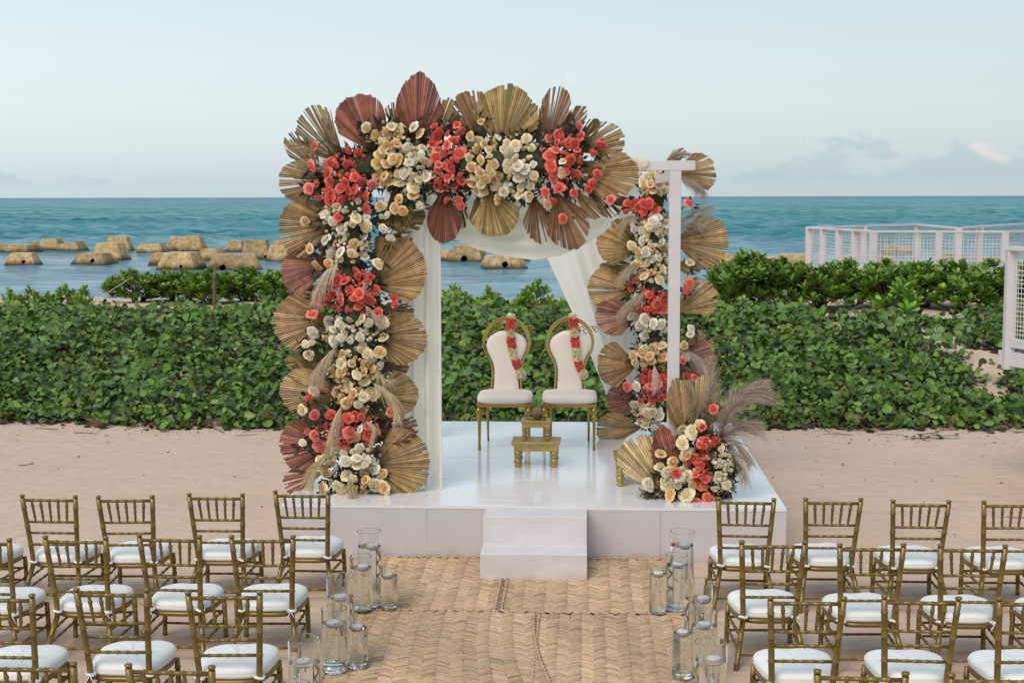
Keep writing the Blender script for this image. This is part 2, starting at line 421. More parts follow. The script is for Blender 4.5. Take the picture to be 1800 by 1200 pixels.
def block_material():
    m = bpy.data.materials.new('stained_reef_concrete')
    nt, b, out = nodes_of(m)
    N, L = nt.nodes, nt.links
    b.inputs['Roughness'].default_value = .9
    g = N.new('ShaderNodeNewGeometry')
    sp = N.new('ShaderNodeSeparateXYZ'); L.new(g.outputs['Position'], sp.inputs[0])
    n = N.new('ShaderNodeTexNoise'); n.inputs['Scale'].default_value = 1.4; n.inputs['Detail'].default_value = 7
    mpb = N.new('ShaderNodeMapping'); mpb.inputs['Scale'].default_value = (1.0, 1.0, .8)
    L.new(g.outputs['Position'], mpb.inputs[0]); L.new(mpb.outputs[0], n.inputs['Vector'])
    r = N.new('ShaderNodeValToRGB')
    e = r.color_ramp.elements
    e[0].position, e[0].color = .30, (.38, .25, .11, 1)
    e[1].position, e[1].color = .70, (.62, .46, .255, 1)
    x = e.new(.5); x.color = (.52, .355, .165, 1)
    L.new(n.outputs[0], r.inputs[0])
    w = N.new('ShaderNodeMath'); w.operation = 'MULTIPLY_ADD'
    L.new(n.outputs[0], w.inputs[0]); w.inputs[1].default_value = .35; L.new(sp.outputs[2], w.inputs[2])
    al = N.new('ShaderNodeMapRange'); L.new(w.outputs[0], al.inputs[0])
    al.inputs[1].default_value, al.inputs[2].default_value = -.56, -.26
    mx = N.new('ShaderNodeMix'); mx.data_type = 'RGBA'
    L.new(al.outputs[0], mx.inputs[0]); mx.inputs[6].default_value = (.055, .045, .02, 1)
    oi = N.new('ShaderNodeObjectInfo'); m2 = N.new('ShaderNodeMapRange'); L.new(oi.outputs['Random'], m2.inputs[0])
    m2.inputs[3].default_value, m2.inputs[4].default_value = .72, 1.2
    mm = N.new('ShaderNodeMix'); mm.data_type = 'RGBA'; mm.blend_type = 'MULTIPLY'; mm.inputs[0].default_value = 1
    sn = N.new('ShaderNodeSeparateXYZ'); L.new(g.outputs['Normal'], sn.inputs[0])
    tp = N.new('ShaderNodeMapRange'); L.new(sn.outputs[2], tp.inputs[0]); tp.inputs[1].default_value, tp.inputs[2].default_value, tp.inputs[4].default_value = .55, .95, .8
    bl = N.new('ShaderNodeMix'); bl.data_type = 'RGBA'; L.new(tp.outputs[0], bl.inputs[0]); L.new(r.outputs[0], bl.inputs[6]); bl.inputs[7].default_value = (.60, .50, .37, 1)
    nf = N.new('ShaderNodeTexNoise'); nf.inputs['Scale'].default_value = 4.5; nf.inputs['Detail'].default_value = 5; L.new(g.outputs['Position'], nf.inputs['Vector'])
    nm = N.new('ShaderNodeMapRange'); L.new(nf.outputs[0], nm.inputs[0]); nm.inputs[1].default_value, nm.inputs[2].default_value, nm.inputs[3].default_value, nm.inputs[4].default_value = .35, .65, .68, 1.18
    nmul = N.new('ShaderNodeMath'); nmul.operation = 'MULTIPLY'; L.new(nm.outputs[0], nmul.inputs[0]); L.new(m2.outputs[0], nmul.inputs[1])
    L.new(bl.outputs[2], mm.inputs[6]); L.new(nmul.outputs[0], mm.inputs[7])
    L.new(mm.outputs[2], mx.inputs[7]); L.new(mx.outputs[2], b.inputs['Base Color'])
    bp = N.new('ShaderNodeBump'); bp.inputs['Strength'].default_value = .7; bp.inputs['Distance'].default_value = .09
    L.new(n.outputs[0], bp.inputs['Height']); L.new(bp.outputs[0], b.inputs['Normal'])
    return m


def glass_material(name, ior, col):
    m = bpy.data.materials.new(name)
    nt, b, out = nodes_of(m)
    b.inputs['Transmission Weight'].default_value = 1.0
    b.inputs['Roughness'].default_value = 0.0
    b.inputs['IOR'].default_value = ior
    b.inputs['Base Color'].default_value = (*col, 1)
    return m


M['deck'] = deck_material()
M['sand'] = sand_material()
M['sea'] = sea_material()
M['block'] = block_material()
M['hole'] = pm('dark_hole_lining', (.02, .016, .012), .9)  # near-black walls and back of the block openings
M['glass'] = glass_material('clear_glass', 1.46, (.985, .995, .995))
M['water'] = glass_material('vase_water', 1.33, (.97, .99, .985))


# ------------------------------------------------------------------ mesh helpers
class MB:
    def __init__(s):
        s.v, s.f, s.c = [], [], []

    def add(s, vs_, fs, col=None):
        k = len(s.v)
        s.v += [tuple(v) for v in vs_]
        s.f += [tuple(i + k for i in f) for f in fs]
        s.c += [col or (1, 1, 1)] * len(vs_)

    def box(s, c, d, M4=None, col=None):
        x, y, z = (i / 2 for i in d)
        vs_ = [Vector((c[0] + a * x, c[1] + b * y, c[2] + e * z)) for a in (-1, 1) for b in (-1, 1) for e in (-1, 1)]
        if M4:
            vs_ = [M4 @ v for v in vs_]
        s.add(vs_, [(0, 1, 3, 2), (4, 6, 7, 5), (0, 4, 5, 1), (2, 3, 7, 6), (0, 2, 6, 4), (1, 5, 7, 3)], col)

    def tube(s, pts, rad, n=8, cap=True, col=None, sx=1.0):
        pts = [Vector(p) for p in pts]
        if not hasattr(rad, '__len__'):
            rad = [rad] * len(pts)
        vs_, fs = [], []
        ref = None
        for i, p in enumerate(pts):
            t = (pts[min(i + 1, len(pts) - 1)] - pts[max(i - 1, 0)]).normalized()
            if ref is None:
                ref = Vector((0, 0, 1)) if abs(t.z) < .9 else Vector((1, 0, 0))
            a = (ref - t * ref.dot(t)).normalized()
            ref = a
            b = t.cross(a)
            for k in range(n):
                w = 2 * math.pi * k / n
                vs_.append(p + a * (rad[i] * math.cos(w)) + b * (rad[i] * sx * math.sin(w)))
        for i in range(len(pts) - 1):
            for k in range(n):
                fs.append((i * n + k, i * n + (k + 1) % n, (i + 1) * n + (k + 1) % n, (i + 1) * n + k))
        if cap:
            fs.append(tuple(range(n - 1, -1, -1)))
            fs.append(tuple((len(pts) - 1) * n + k for k in range(n)))
        s.add(vs_, fs, col)

    def lathe(s, prof, n=20, o=(0, 0, 0), col=None):
        vs_, fs = [], []
        for r, z in prof:
            for k in range(n):
                w = 2 * math.pi * k / n
                vs_.append((o[0] + r * math.cos(w), o[1] + r * math.sin(w), o[2] + z))
        for i in range(len(prof) - 1):
            for k in range(n):
                fs.append((i * n + k, i * n + (k + 1) % n, (i + 1) * n + (k + 1) % n, (i + 1) * n + k))
        fs.append(tuple(range(n - 1, -1, -1)))
        fs.append(tuple((len(prof) - 1) * n + k for k in range(n)))
        s.add(vs_, fs, col)

    def grid(s, fn, nu, nv, col=None, cfn=None):
        vs_ = []
        cs = []
        for i in range(nu + 1):
            for j in range(nv + 1):
                vs_.append(tuple(fn(i / nu, j / nv)))
                if cfn:
                    cs.append(cfn(i / nu, j / nv))
        fs = [(i * (nv + 1) + j, (i + 1) * (nv + 1) + j, (i + 1) * (nv + 1) + j + 1, i * (nv + 1) + j + 1) for i in range(nu) for j in range(nv)]
        k = len(s.c)
        s.add(vs_, fs, col)
        if cfn:
            s.c[k:] = cs

    def mesh(s, name, mat, smooth=True, color=False, bevel=0):
        me = bpy.data.meshes.new(name)
        me.from_pydata(s.v, [], s.f)
        if bevel:
            bm = bmesh.new(); bm.from_mesh(me)
            bmesh.ops.remove_doubles(bm, verts=bm.verts, dist=1e-5)
            bmesh.ops.bevel(bm, geom=list(bm.edges), offset=bevel, segments=2, affect='EDGES', profile=.6)
            bm.to_mesh(me); bm.free()
        if color:
            a = me.color_attributes.new('col', 'FLOAT_COLOR', 'POINT')
            arr = np.ones((len(s.v), 4), np.float32)
            arr[:, :3] = np.array(s.c, np.float32)
            a.data.foreach_set('color', arr.ravel())
        if smooth:
            me.shade_smooth()
        me.materials.append(mat)
        return me


def mesh_np(name, V, Fq, mat, col=None, smooth=True):
    """V (n,3), Fq (m,k) faces of one size, col (n,3)"""
    me = bpy.data.meshes.new(name)
    V = np.ascontiguousarray(V, np.float32); Fq = np.ascontiguousarray(Fq, np.int32)
    k = Fq.shape[1]
    me.vertices.add(len(V)); me.vertices.foreach_set('co', V.ravel())
    me.loops.add(Fq.size); me.loops.foreach_set('vertex_index', Fq.ravel())
    me.polygons.add(len(Fq))
    me.polygons.foreach_set('loop_start', np.arange(0, Fq.size, k, dtype=np.int32))
    me.update(calc_edges=True)
    if col is not None:
        a = me.color_attributes.new('col', 'FLOAT_COLOR', 'POINT')
        arr = np.ones((len(V), 4), np.float32); arr[:, :3] = col
        a.data.foreach_set('color', arr.ravel())
    if smooth:
        me.shade_smooth()
    me.materials.append(mat)
    return me


def tag(o, label=None, cat=None, group=None, kind=None):
    for k, v in (('label', label), ('category', cat), ('group', group), ('kind', kind)):
        if v:
            o[k] = v
    return o


def obj(name, me, parent=None, mw=None):
    """link a mesh as an object; mw is its matrix in the parent's space"""
    o = bpy.data.objects.new(name, me)
    C.objects.link(o)
    if parent is not None:
        o.parent = parent
    if mw is not None:
        o.matrix_local = mw
    return o


def empty(name, loc, rz=0.0):
    o = bpy.data.objects.new(name, None)
    C.objects.link(o)
    o.empty_display_size = .1
    o.location = loc
    o.rotation_euler = (0, 0, rz)
    return o


def copy_tree(o, parent=None):
    c = o.copy()
    C.objects.link(c)
    c.parent = parent
    for ch in list(o.children):
        copy_tree(ch, c)
    return c


def basis(xa, ya, za, loc):
    m = Matrix((xa, ya, za)).transposed().to_4x4()
    m.translation = loc
    return m


def T(v):
    return Matrix.Translation(Vector(v))


# ------------------------------------------------------------------ ground and sea
def axis(segs):
    out = []
    for a, b, st in segs:
        out += list(np.arange(a, b, st))
    return np.array(out + [segs[-1][1]])


def make_ground():
    xs = axis([(-300, -20, 20), (-20, -9, .5), (-9, 8, .1), (8, 20, .5), (20, 300, 20)])
    ys = axis([(-60, -4, 4), (-4, 6, .5), (6, 30, .1), (30, 48, 1), (48, 90, 6)])
    X, Y = np.meshgrid(xs, ys)
    Z = gz(X, Y)
    V = np.stack([X, Y, Z], -1).reshape(-1, 3)
    nx, ny = len(xs), len(ys)
    idx = np.arange(nx * ny).reshape(ny, nx)
    Fq = np.stack([idx[:-1, :-1], idx[:-1, 1:], idx[1:, 1:], idx[1:, :-1]], -1).reshape(-1, 4)
    tag(obj('sand_ground', mesh_np('sand_ground', V, Fq, M['sand'])), 'pale beach sand rising into a low dune', kind='structure')


SEA = -0.80


def make_sea():
    ys = 34 * (9000 / 34) ** (np.arange(0, 761) / 760)
    tans = np.concatenate([np.linspace(-2.5, -.56, 24), np.linspace(-.52, .42, 470), np.linspace(.46, 2.5, 24)])
    Y, Tn = np.meshgrid(ys, tans, indexing='ij')
    X = Y * Tn
    sp = np.gradient(ys)[:, None]
    Z = np.zeros_like(X)
    amp = .12 + .88 * sstep(98, 150, Y + 8 * np.sin(X * .05))
    r = np.random.default_rng(5)
    for k in range(56):
        lam = math.exp(r.uniform(math.log(1.2), math.log(7)))
        a = r.normal(-math.pi / 2 + .25, .60)
        kk = 2 * math.pi / lam
        at = np.clip(lam / (2.6 * sp), 0, 1) ** 2
        Z += at * .0135 * lam * np.sin((X * math.cos(a) + Y * math.sin(a)) * kk + r.uniform(0, 6.28))
    Z = SEA + Z * amp
    V = np.stack([X, Y, Z], -1).reshape(-1, 3)
    n0, n1 = X.shape
    idx = np.arange(n0 * n1).reshape(n0, n1)
    Fq = np.stack([idx[:-1, :-1], idx[:-1, 1:], idx[1:, 1:], idx[1:, :-1]], -1).reshape(-1, 4)
    tag(obj('sea', mesh_np('sea', V, Fq, M['sea'])), 'teal choppy sea with a calm lagoon near shore', kind='structure')


make_ground()
make_sea()

# ------------------------------------------------------------------ stage platform
PX0, PX1, PY0, PY1, PZ = -2.74, 1.81, 12.565, 17.40, .497


def make_platform():
    root = tag(empty('stage_platform', ((PX0 + PX1) / 2, (PY0 + PY1) / 2, 0)), 'low square white stage with glossy deck standing on the sand', 'stage')
    cx, cy = root.location.x, root.location.y
    w, d = PX1 - PX0, PY1 - PY0
    for nm, c, dim in (('front_skirt', (0, -d / 2 + .02, (PZ - .03) / 2), (w, .04, PZ - .03)), ('rear_skirt', (0, d / 2 - .02, (PZ - .03) / 2), (w, .04, PZ - .03)),
                       ('side_skirt', (-w / 2 + .02, 0, (PZ - .03) / 2), (.04, d - .084, PZ - .03)), ('side_skirt', (w / 2 - .02, 0, (PZ - .03) / 2), (.04, d - .084, PZ - .03))):
        m = MB()
        if nm == 'front_skirt':
            # cloth-like skirt: gentle ripples
            def fn(u, v):
                x = (u - .5) * dim[0]; z = v * dim[2]
                y = c[1] - .018 - .006 * math.sin(x * 5.1 + .4) * (1 - v) - .004 * math.sin(x * 13 + 2) * (1 - v)
                return (x, y, z)
            m.grid(fn, 120, 4)
            m.box((0, c[1] + .01, c[2]), (dim[0] - .01, .02, dim[2]))
            jm = MB(); jm.box((-.95, c[1] - .0245, c[2]), (.004, .004, dim[2])); jm.box((1.15, c[1] - .0245, c[2]), (.004, .004, dim[2]))
            obj('skirt_joint', jm.mesh('skirt_joint', M['frame'], False), root)
        else:
            m.box(c, dim)
        obj(nm, m.mesh(nm, M['skirt'], nm == 'front_skirt'), root)
    nx, ny = 4, 4
    pw, pd = w / nx, d / ny
    m = MB(); m.box((0, 0, -.014), (pw - .0012, pd - .0012, .028))
    pme = m.mesh('deck_panel', M['deck'], False)
    for i in range(nx):
        for j in range(ny):
            mw = T((-w / 2 + (i + .5) * pw, -d / 2 + (j + .5) * pd, PZ)) @ Matrix.Rotation(RNG.uniform(-.0015, .0015), 4, 'X') @ Matrix.Rotation(RNG.uniform(-.001, .001), 4, 'Y')
            obj('deck_panel', pme, root, mw)
    m = MB(); m.box((0, 0, PZ - .036), (w - .02, d - .02, .008))
    obj('deck_base', m.mesh('deck_base', M['skirt'], False), root)


make_platform()


def make_steps():
    x0, x1, yf = -.876, .034, 11.835
    root = tag(empty('step_block', ((x0 + x1) / 2, 12.2, 0)), 'two-tread white cloth-covered steps leading up to the stage front', 'steps')
    w = x1 - x0

    def cover(name, y0, y1, z0, z1, seed):
        bm = bmesh.new()
        bmesh.ops.create_cube(bm, size=1)
        for v in bm.verts:
            v.co = Vector((v.co.x * w, (y0 + y1) / 2 + v.co.y * (y1 - y0) - 12.2, (z0 + z1) / 2 + v.co.z * (z1 - z0)))
        bmesh.ops.bevel(bm, geom=list(bm.edges), offset=.004, segments=1, affect='EDGES')
        bmesh.ops.subdivide_edges(bm, edges=[e for e in bm.edges if e.calc_length() > .1], cuts=14, use_grid_fill=True)
        for v in bm.verts:
            c = v.co
            f = .010 * float(wob(c.x * 1.0, c.z * 2 + c.y, 7, seed)) + .005 * float(wob(c.x, c.z + c.y, 22, seed + 1))
            v.co += Vector((0, -abs(f) * 1.0 if c.y < (y0 + .02 - 12.2) else 0, f * .5 if c.z > z1 - .01 else 0))
        me = bpy.data.meshes.new(name); bm.to_mesh(me); bm.free()
        me.shade_smooth(); me.set_sharp_from_angle(angle=R_(22)); me.materials.append(M['stepcloth'])
        obj(name, me, root)
    cover('lower_tread', yf, 12.20, .012, .246, 1)
    cover('upper_tread', 12.202, PY0 - .012, .012, PZ - .012, 4)


make_steps()


# ------------------------------------------------------------------ woven mats on the aisle
def make_mat(x0, x1, y0, y1, label, seed, skew=0.0, z=0.022):
    r = np.random.default_rng(seed)
    root = tag(empty('woven_mat', ((x0 + x1) / 2, (y0 + y1) / 2, 0)), label, 'mat', 'woven palm mats along the aisle')
    cx, cy = root.location.x, root.location.y

    def edge(x, y):
        t = (x - x0) / (x1 - x0)
        return x - cx + skew * ((y1 - y) / (y1 - y0)) ** 2 * (t if skew else 0)
    m = MB()
    m.grid(lambda u, v: (edge(x0 + u * (x1 - x0), y0 + v * (y1 - y0)), y0 + v * (y1 - y0) - cy, z - .006), 8, 12)
    m.grid(lambda u, v: (edge(x0 + u * (x1 - x0), y0 + v * (y1 - y0)), y0 + v * (y1 - y0) - cy, -.05), 8, 12)
    obj('backing', m.mesh('backing', M['matbase']), root)
    cw = .088
    n = max(1, round((x1 - x0) / cw)); cw = (x1 - x0) / n
    V, Fq, Cc = [], [], []
    k = 0
    pitch = .0145
    for i in range(n):
        sgn = 1 if i % 2 else -1
        colshade = r.uniform(.92, 1.06)
        y = y0 - .01
        while y < y1 + .0:
            sl = sgn * .058 + r.normal(0, .006)
            wd = pitch * r.uniform(.36, .60)
            c = np.array((.55, .385, .238)) * colshade * r.uniform(.80, 1.18)
            c = c * (1 + .10 * math.sin(y * 2.1 + i * .3)) + np.array((0, r.normal(0, .008), r.normal(0, .012)))
            if r.random() < .10:
                c = c * .62
            zz = r.uniform(0, .004)
            ts = np.linspace(-r.uniform(.44, .60), r.uniform(.44, .60), 6)
            for t in ts:
                px = x0 + (i + .5 + t) * cw
                py = y + sl * t * 2 * .5
                arch = .0050 * (1 - (2 * abs(t)) ** 3)
                xx = edge(px, min(max(py, y0), y1))
                py_ = min(max(py, y0), y1)
                V.append((xx, py_ - wd - cy, z + arch + zz - .003)); V.append((xx, py_ - cy, z + arch + zz + .003)); V.append((xx, py_ + wd - cy, z + arch + zz - .003))
                Cc += [c] * 3
            for a in range(5):
                for b in range(2):
                    q = k + a * 3 + b
                    Fq.append((q, q + 3, q + 4, q + 1))
            k += 18
            y += pitch * r.uniform(.9, 1.12)
    o = obj('weave', mesh_np('weave', np.array(V), np.array(Fq), M['strand'], np.array(Cc)), root)
    o['kind'] = 'stuff'
    # plaited hem along the four sides
    def hem(pts, name):
        m = MB()
        L = sum((Vector(b) - Vector(a)).length for a, b in zip(pts[:-1], pts[1:]))
        ns = max(4, int(L / .035))
        for i in range(ns):
            s = i / ns * (len(pts) - 1)
            a = int(s); f = s - a
            p = Vector(pts[a]).lerp(Vector(pts[a + 1]), f)
            d = (Vector(pts[a + 1]) - Vector(pts[a])).normalized()
            nrm = Vector((-d.y, d.x, 0))
            sg = 1 if i % 2 else -1
            c = np.array((.50, .35, .22)) * r.uniform(.85, 1.15)
            m.tube([p - d * .02 - nrm * .011 * sg, p + Vector((0, 0, .004)), p + d * .02 + nrm * .011 * sg], [.007, .009, .007], 5, True, tuple(c))
        obj('hem', m.mesh('hem', M['strand'], color=True), root)
    zt = z + .010
    side = lambda xx: [(edge(xx, y0 + (y1 - y0) * t), y0 + (y1 - y0) * t - cy, zt) for t in np.linspace(0.01, .99, 9)]
    hem(side(x0 + .02), 'a'); hem(side(x1 - .02), 'b')
    hem([(edge(x0, y0) + .02, y0 - cy, zt), (edge(x1, y0) - .02, y0 - cy, zt)], 'c')
    hem([(edge(x0, y1) + .02, y1 - cy, zt), (edge(x1, y1) - .02, y1 - cy, zt)], 'd')


make_mat(-1.93, -.675, 10.80, 12.53, 'woven palm mat before the stage, left of the steps, meeting seam under them', 1)
make_mat(-.66, .84, 10.86, 12.52, 'woven palm mat before the stage, under the right half of the steps', 2, z=.024)
make_mat(-1.78, -.36, 8.80, 10.85, 'woven palm mat nearest the viewer on the aisle, left half', 3, skew=.26, z=.030)
make_mat(-.36, .86, 8.78, 10.85, 'woven palm mat nearest the viewer on the aisle, right half', 4, z=.024)


# ------------------------------------------------------------------ canopy frame and drapes
CYF, CYR = 13.17, 16.24          # front and rear post planes
CXL, CXR = -2.22, .832
CTOP = 3.59


def make_canopy():
    root = tag(empty('canopy_frame', ((CXL + CXR) / 2, (CYF + CYR) / 2, PZ)), 'square white timber wedding canopy frame standing on the stage', 'canopy')
    cx, cy = root.location.x, root.location.y
    hgt = CTOP - PZ
    for x in (CXL, CXR):
        for y in (CYF, CYR):
            m = MB(); m.box((0, 0, (hgt - .09) / 2), (.106, .106, hgt - .09))
            obj('post', m.mesh('post', M['frame'], False, bevel=.004), root, T((x - cx, y - cy, 0)))
    for y in (CYF, CYR):
        m = MB(); m.box((0, 0, hgt - .045), (CXR - CXL + .36, .11, .088))
        obj('beam', m.mesh('beam', M['frame'], False, bevel=.004), root, T((0, y - cy, 0)))
    for x in (CXL, CXR):
        m = MB(); m.box((0, 0, hgt - .14), (.09, CYR - CYF - .112, .088))
        obj('beam', m.mesh('beam', M['frame'], False, bevel=.004), root, T((x - cx, 0, 0)))
    m = MB(); m.tube([(-.03, -.06, hgt + .006), (.03, -.06, hgt + .01), (.09, -.02, hgt + .012)], [.03, .045, .03], 8)


make_canopy()


def sheet(name, fn, nu, nv, mat, label):
    m = MB(); m.grid(fn, nu, nv)
    c = Vector(fn(.5, 1.0))
    me = m.mesh(name, mat)
    for v in me.vertices:
        v.co -= c
    o = obj(name, me, None, T(c))
    tag(o, label, 'drape', 'sheer drapes on the canopy')
    return o


def drape_left():
    # hangs from the front beam down to the deck beside the left flower column
    top = 3.50
    xa = on_y(690, 640, CYF + .16).x; xb = on_y(777, 640, CYF + .16).x

    def fn(u, v):
        z = top + (PZ + .01 - top) * v
        n = 7.5
        amp = .045 + .025 * v
        x = xa + (xb - xa) * (u + .012 * math.sin(u * 23 + v * 1.3) * (1 - u))
        y = CYF + .16 + amp * math.sin(u * n * math.pi + .5 * math.sin(v * 2.2)) + .012 * math.sin(u * 31 + v)
        return (x, y, z)
    sheet('drape', fn, 90, 24, M['sheer'], 'straight white curtain hanging to the deck beside the left flower column')
    xc = on_y(700, 640, CYR).x; xd = on_y(772, 640, CYR).x

    def fn2(u, v):
        z = 3.50 + (PZ + .01 - 3.50) * v
        return (xc + (xd - xc) * u, CYR - .10 + .04 * math.sin(u * 16) + .01 * math.sin(u * 37 + v), z)
    sheet('drape', fn2, 50, 16, M['sheer'], 'second white curtain at the rear left canopy post, behind the front curtain')


def drape_swag():
    # valance slung under the front beam, folds following its sag
    xl = on_y(770, 330, CYF + .12).x; xr = on_y(1075, 330, CYF + .12).x
    hem = [(0, 398), (.10, 422), (.25, 440), (.42, 451), (.56, 456), (.70, 449), (.84, 432), (.93, 415), (1, 398)]

    def hem_z(u):
        for (a, ya), (b, yb) in zip(hem[:-1], hem[1:]):
            if u <= b:
                f = (u - a) / (b - a); f = f * f * (3 - 2 * f) * .4 + f * .6
                return on_y(900, ya + (yb - ya) * f, CYF + .12).z
        return on_y(900, 398, CYF + .12).z

    def fn(u, v):
        x = xl + (xr - xl) * u
        zb = hem_z(u)
        zt = 3.47
        z = zt + (zb - zt) * v
        fold = math.sin(v * 26 + 2.2 * math.sin(u * 2.6)) * .034 * math.sin(math.pi * min(1, max(0, u * .9 + .05)))
        y = CYF + .13 - .12 * math.sin(math.pi * u) * v + fold
        return (x, y, z)
    sheet('drape', fn, 60, 70, M['sheercream'], 'swagged cream valance sagging under the flowered front beam')


def drape_right():
    # pulled aside to the rear right post
    Yp = CYR + .14
    TL, TR = on_y(905, 330, Yp), on_y(1150, 300, Yp)
    BL, BR = on_y(1068, 700, Yp), on_y(1150, 715, Yp)
    ML = on_y(962, 455, Yp)

    def left(v):
        a, b, c = TL, ML, BL
        if v < .34:
            return a.lerp(b, v / .34)
        f = (v - .34) / .66
        p = b.lerp(c, f)
        p.x += .02 * math.sin(math.pi * f)
        return p

    def fn(u, v):
        p = left(v).lerp(TR.lerp(BR, v), u)
        w = (1 - .45 * v)
        return (p.x, p.y + .045 * w * math.sin(u * 17 + v * .8) + .018 * math.sin(u * 41 + 1.5 * v), p.z)
    sheet('drape', fn, 110, 44, M['sheer'], 'translucent white curtain drawn aside diagonally to the right flower column')

    # end of the fabric thrown over the front beam, right of the garland
    xa = on_y(1088, 285, CYF).x; xb = on_y(1140, 285, CYF).x

    def fn2(u, v):
        x = xa + (xb - xa) * u
        a = (v - .35) * .62
        y = CYF + (-.075 if v < .42 else -.075 + (v - .42) * .5)
        z = CTOP + .012 - max(0, (.42 - v)) * (.55 - .45 * u) + .006 * math.sin(u * 26) + .03 * (1 - u) * (v > .4)
        return (x, y + .006 * math.sin(u * 33), z)
    sheet('drape', fn2, 30, 24, M['sheercream'], 'cream cloth end thrown over the top beam near the bare post')


drape_left()
drape_swag()
drape_right()


# ------------------------------------------------------------------ flowers
def rose_mesh(name, seed, inner, outer, spray=False):
    r = random.Random(seed)
    m = MB()
    op = r.uniform(.75, 1.3)
    layers = [(4, .50, .70, .06, 1.0), (5, .66, .66, .20, .90), (5, .84, .50, .42, .88), (6, 1.04, .30, .62, .78)]
    cap = (.47, .62, .26)
    if spray:
        layers = [(4, .62, .70, .06, 1.0), (5, .86, .56, .24, .88)]
        cap = (.56, .64, .26)
    # tight swirled heart
    sw = r.uniform(0, 6.28)

    def heart(u, v):
        a = u * 2 * math.pi; q = v
        ph = a * 2 + q * 11 + sw
        z = cap[1] + cap[2] * (1 - q * q) * .55 + .075 * math.sin(ph) * (.35 + .65 * q) - .10 * math.exp(-(q / .18) ** 2)
        if q > .85:
            z -= .35 * (q - .85) / .15
        return (cap[0] * q * math.cos(a), cap[0] * q * math.sin(a), z - .30)

    def hcol(u, v):
        sh_ = .80 + .26 * math.sin(u * 4 * math.pi + v * 11 + sw)
        return tuple((inner[c] + (outer[c] - inner[c]) * v * .45) * sh_ for c in range(3))
    m.grid(heart, 18, 8, cfn=hcol)
    R = len(layers)
    for li, (n, rad, h, curl, wd) in enumerate(layers):
        off = r.uniform(0, 6.28)
        for i in range(n):
            th0 = off + i * 2 * math.pi / n + r.uniform(-.12, .12)
            rr_, hh = rad * r.uniform(.86, 1.12), h * r.uniform(.88, 1.10)
            curl_ = curl * op * r.uniform(.6, 1.35)
            pointy = r.uniform(.25, .75) if li >= 1 else .12
            wav = r.uniform(-.11, .11)

            def fn(u, v):
                uu = u * 2 - 1
                ww = wd * (.35 + .65 * math.sin(math.pi * min(1, .18 + v * .62)))
                ang = th0 + uu * ww
                k = max(0, v - .55) / .45
                rad2 = rr_ * (.22 + .78 * v ** .75) * (1 - .06 * uu * uu) + curl_ * .36 * k * (1 - .35 * uu * uu)
                z = hh * v ** .85 - curl_ * .42 * k * k - pointy * .35 * hh * abs(uu) ** 2.2 * v + wav * math.sin(uu * 4) * v
                if li == R - 1 and not spray:
                    z += .05 * (1 - v)
                return (rad2 * math.cos(ang), rad2 * math.sin(ang), z - .30)
            t = .25 + .75 * li / (R - 1)
            sh = r.uniform(.82, 1.08)

            def cf(u, v):
                k = min(1.15, t * .70 + v * .45 * (1 if li else .6))
                return tuple((inner[c] + (outer[c] - inner[c]) * k) * sh for c in range(3))
            m.grid(fn, 5, 4, cfn=cf)
    # calyx and stem behind
    m.lathe([(.0, -.62), (.08, -.6), (.16, -.45), (.2, -.3), (.0, -.25)], 6, col=(.10, .15, .05))
    return m.mesh(name, M['petal'], color=True)


PAL = {
    'coral': ((.70, .065, .045), (.90, .185, .135)),
    'pink': ((.74, .10, .085), (.92, .275, .225)),
    'orange': ((.78, .12, .045), (.86, .22, .11)),
    'peach': ((.82, .42, .13), (.88, .66, .36)),
    'cream': ((.86, .66, .33), (.92, .82, .57)),
    'white': ((.86, .76, .50), (.92, .87, .725)),
}
ROSES = {}
for i, (c, (a, b)) in enumerate(PAL.items()):
    ROSES[c] = [rose_mesh('rose_' + c, 10 * i + k, a, b) for k in range(5)]
    ROSES[c + 's'] = [rose_mesh('spray_rose_' + c, 10 * i + 5 + k, a, b, True) for k in range(3)]


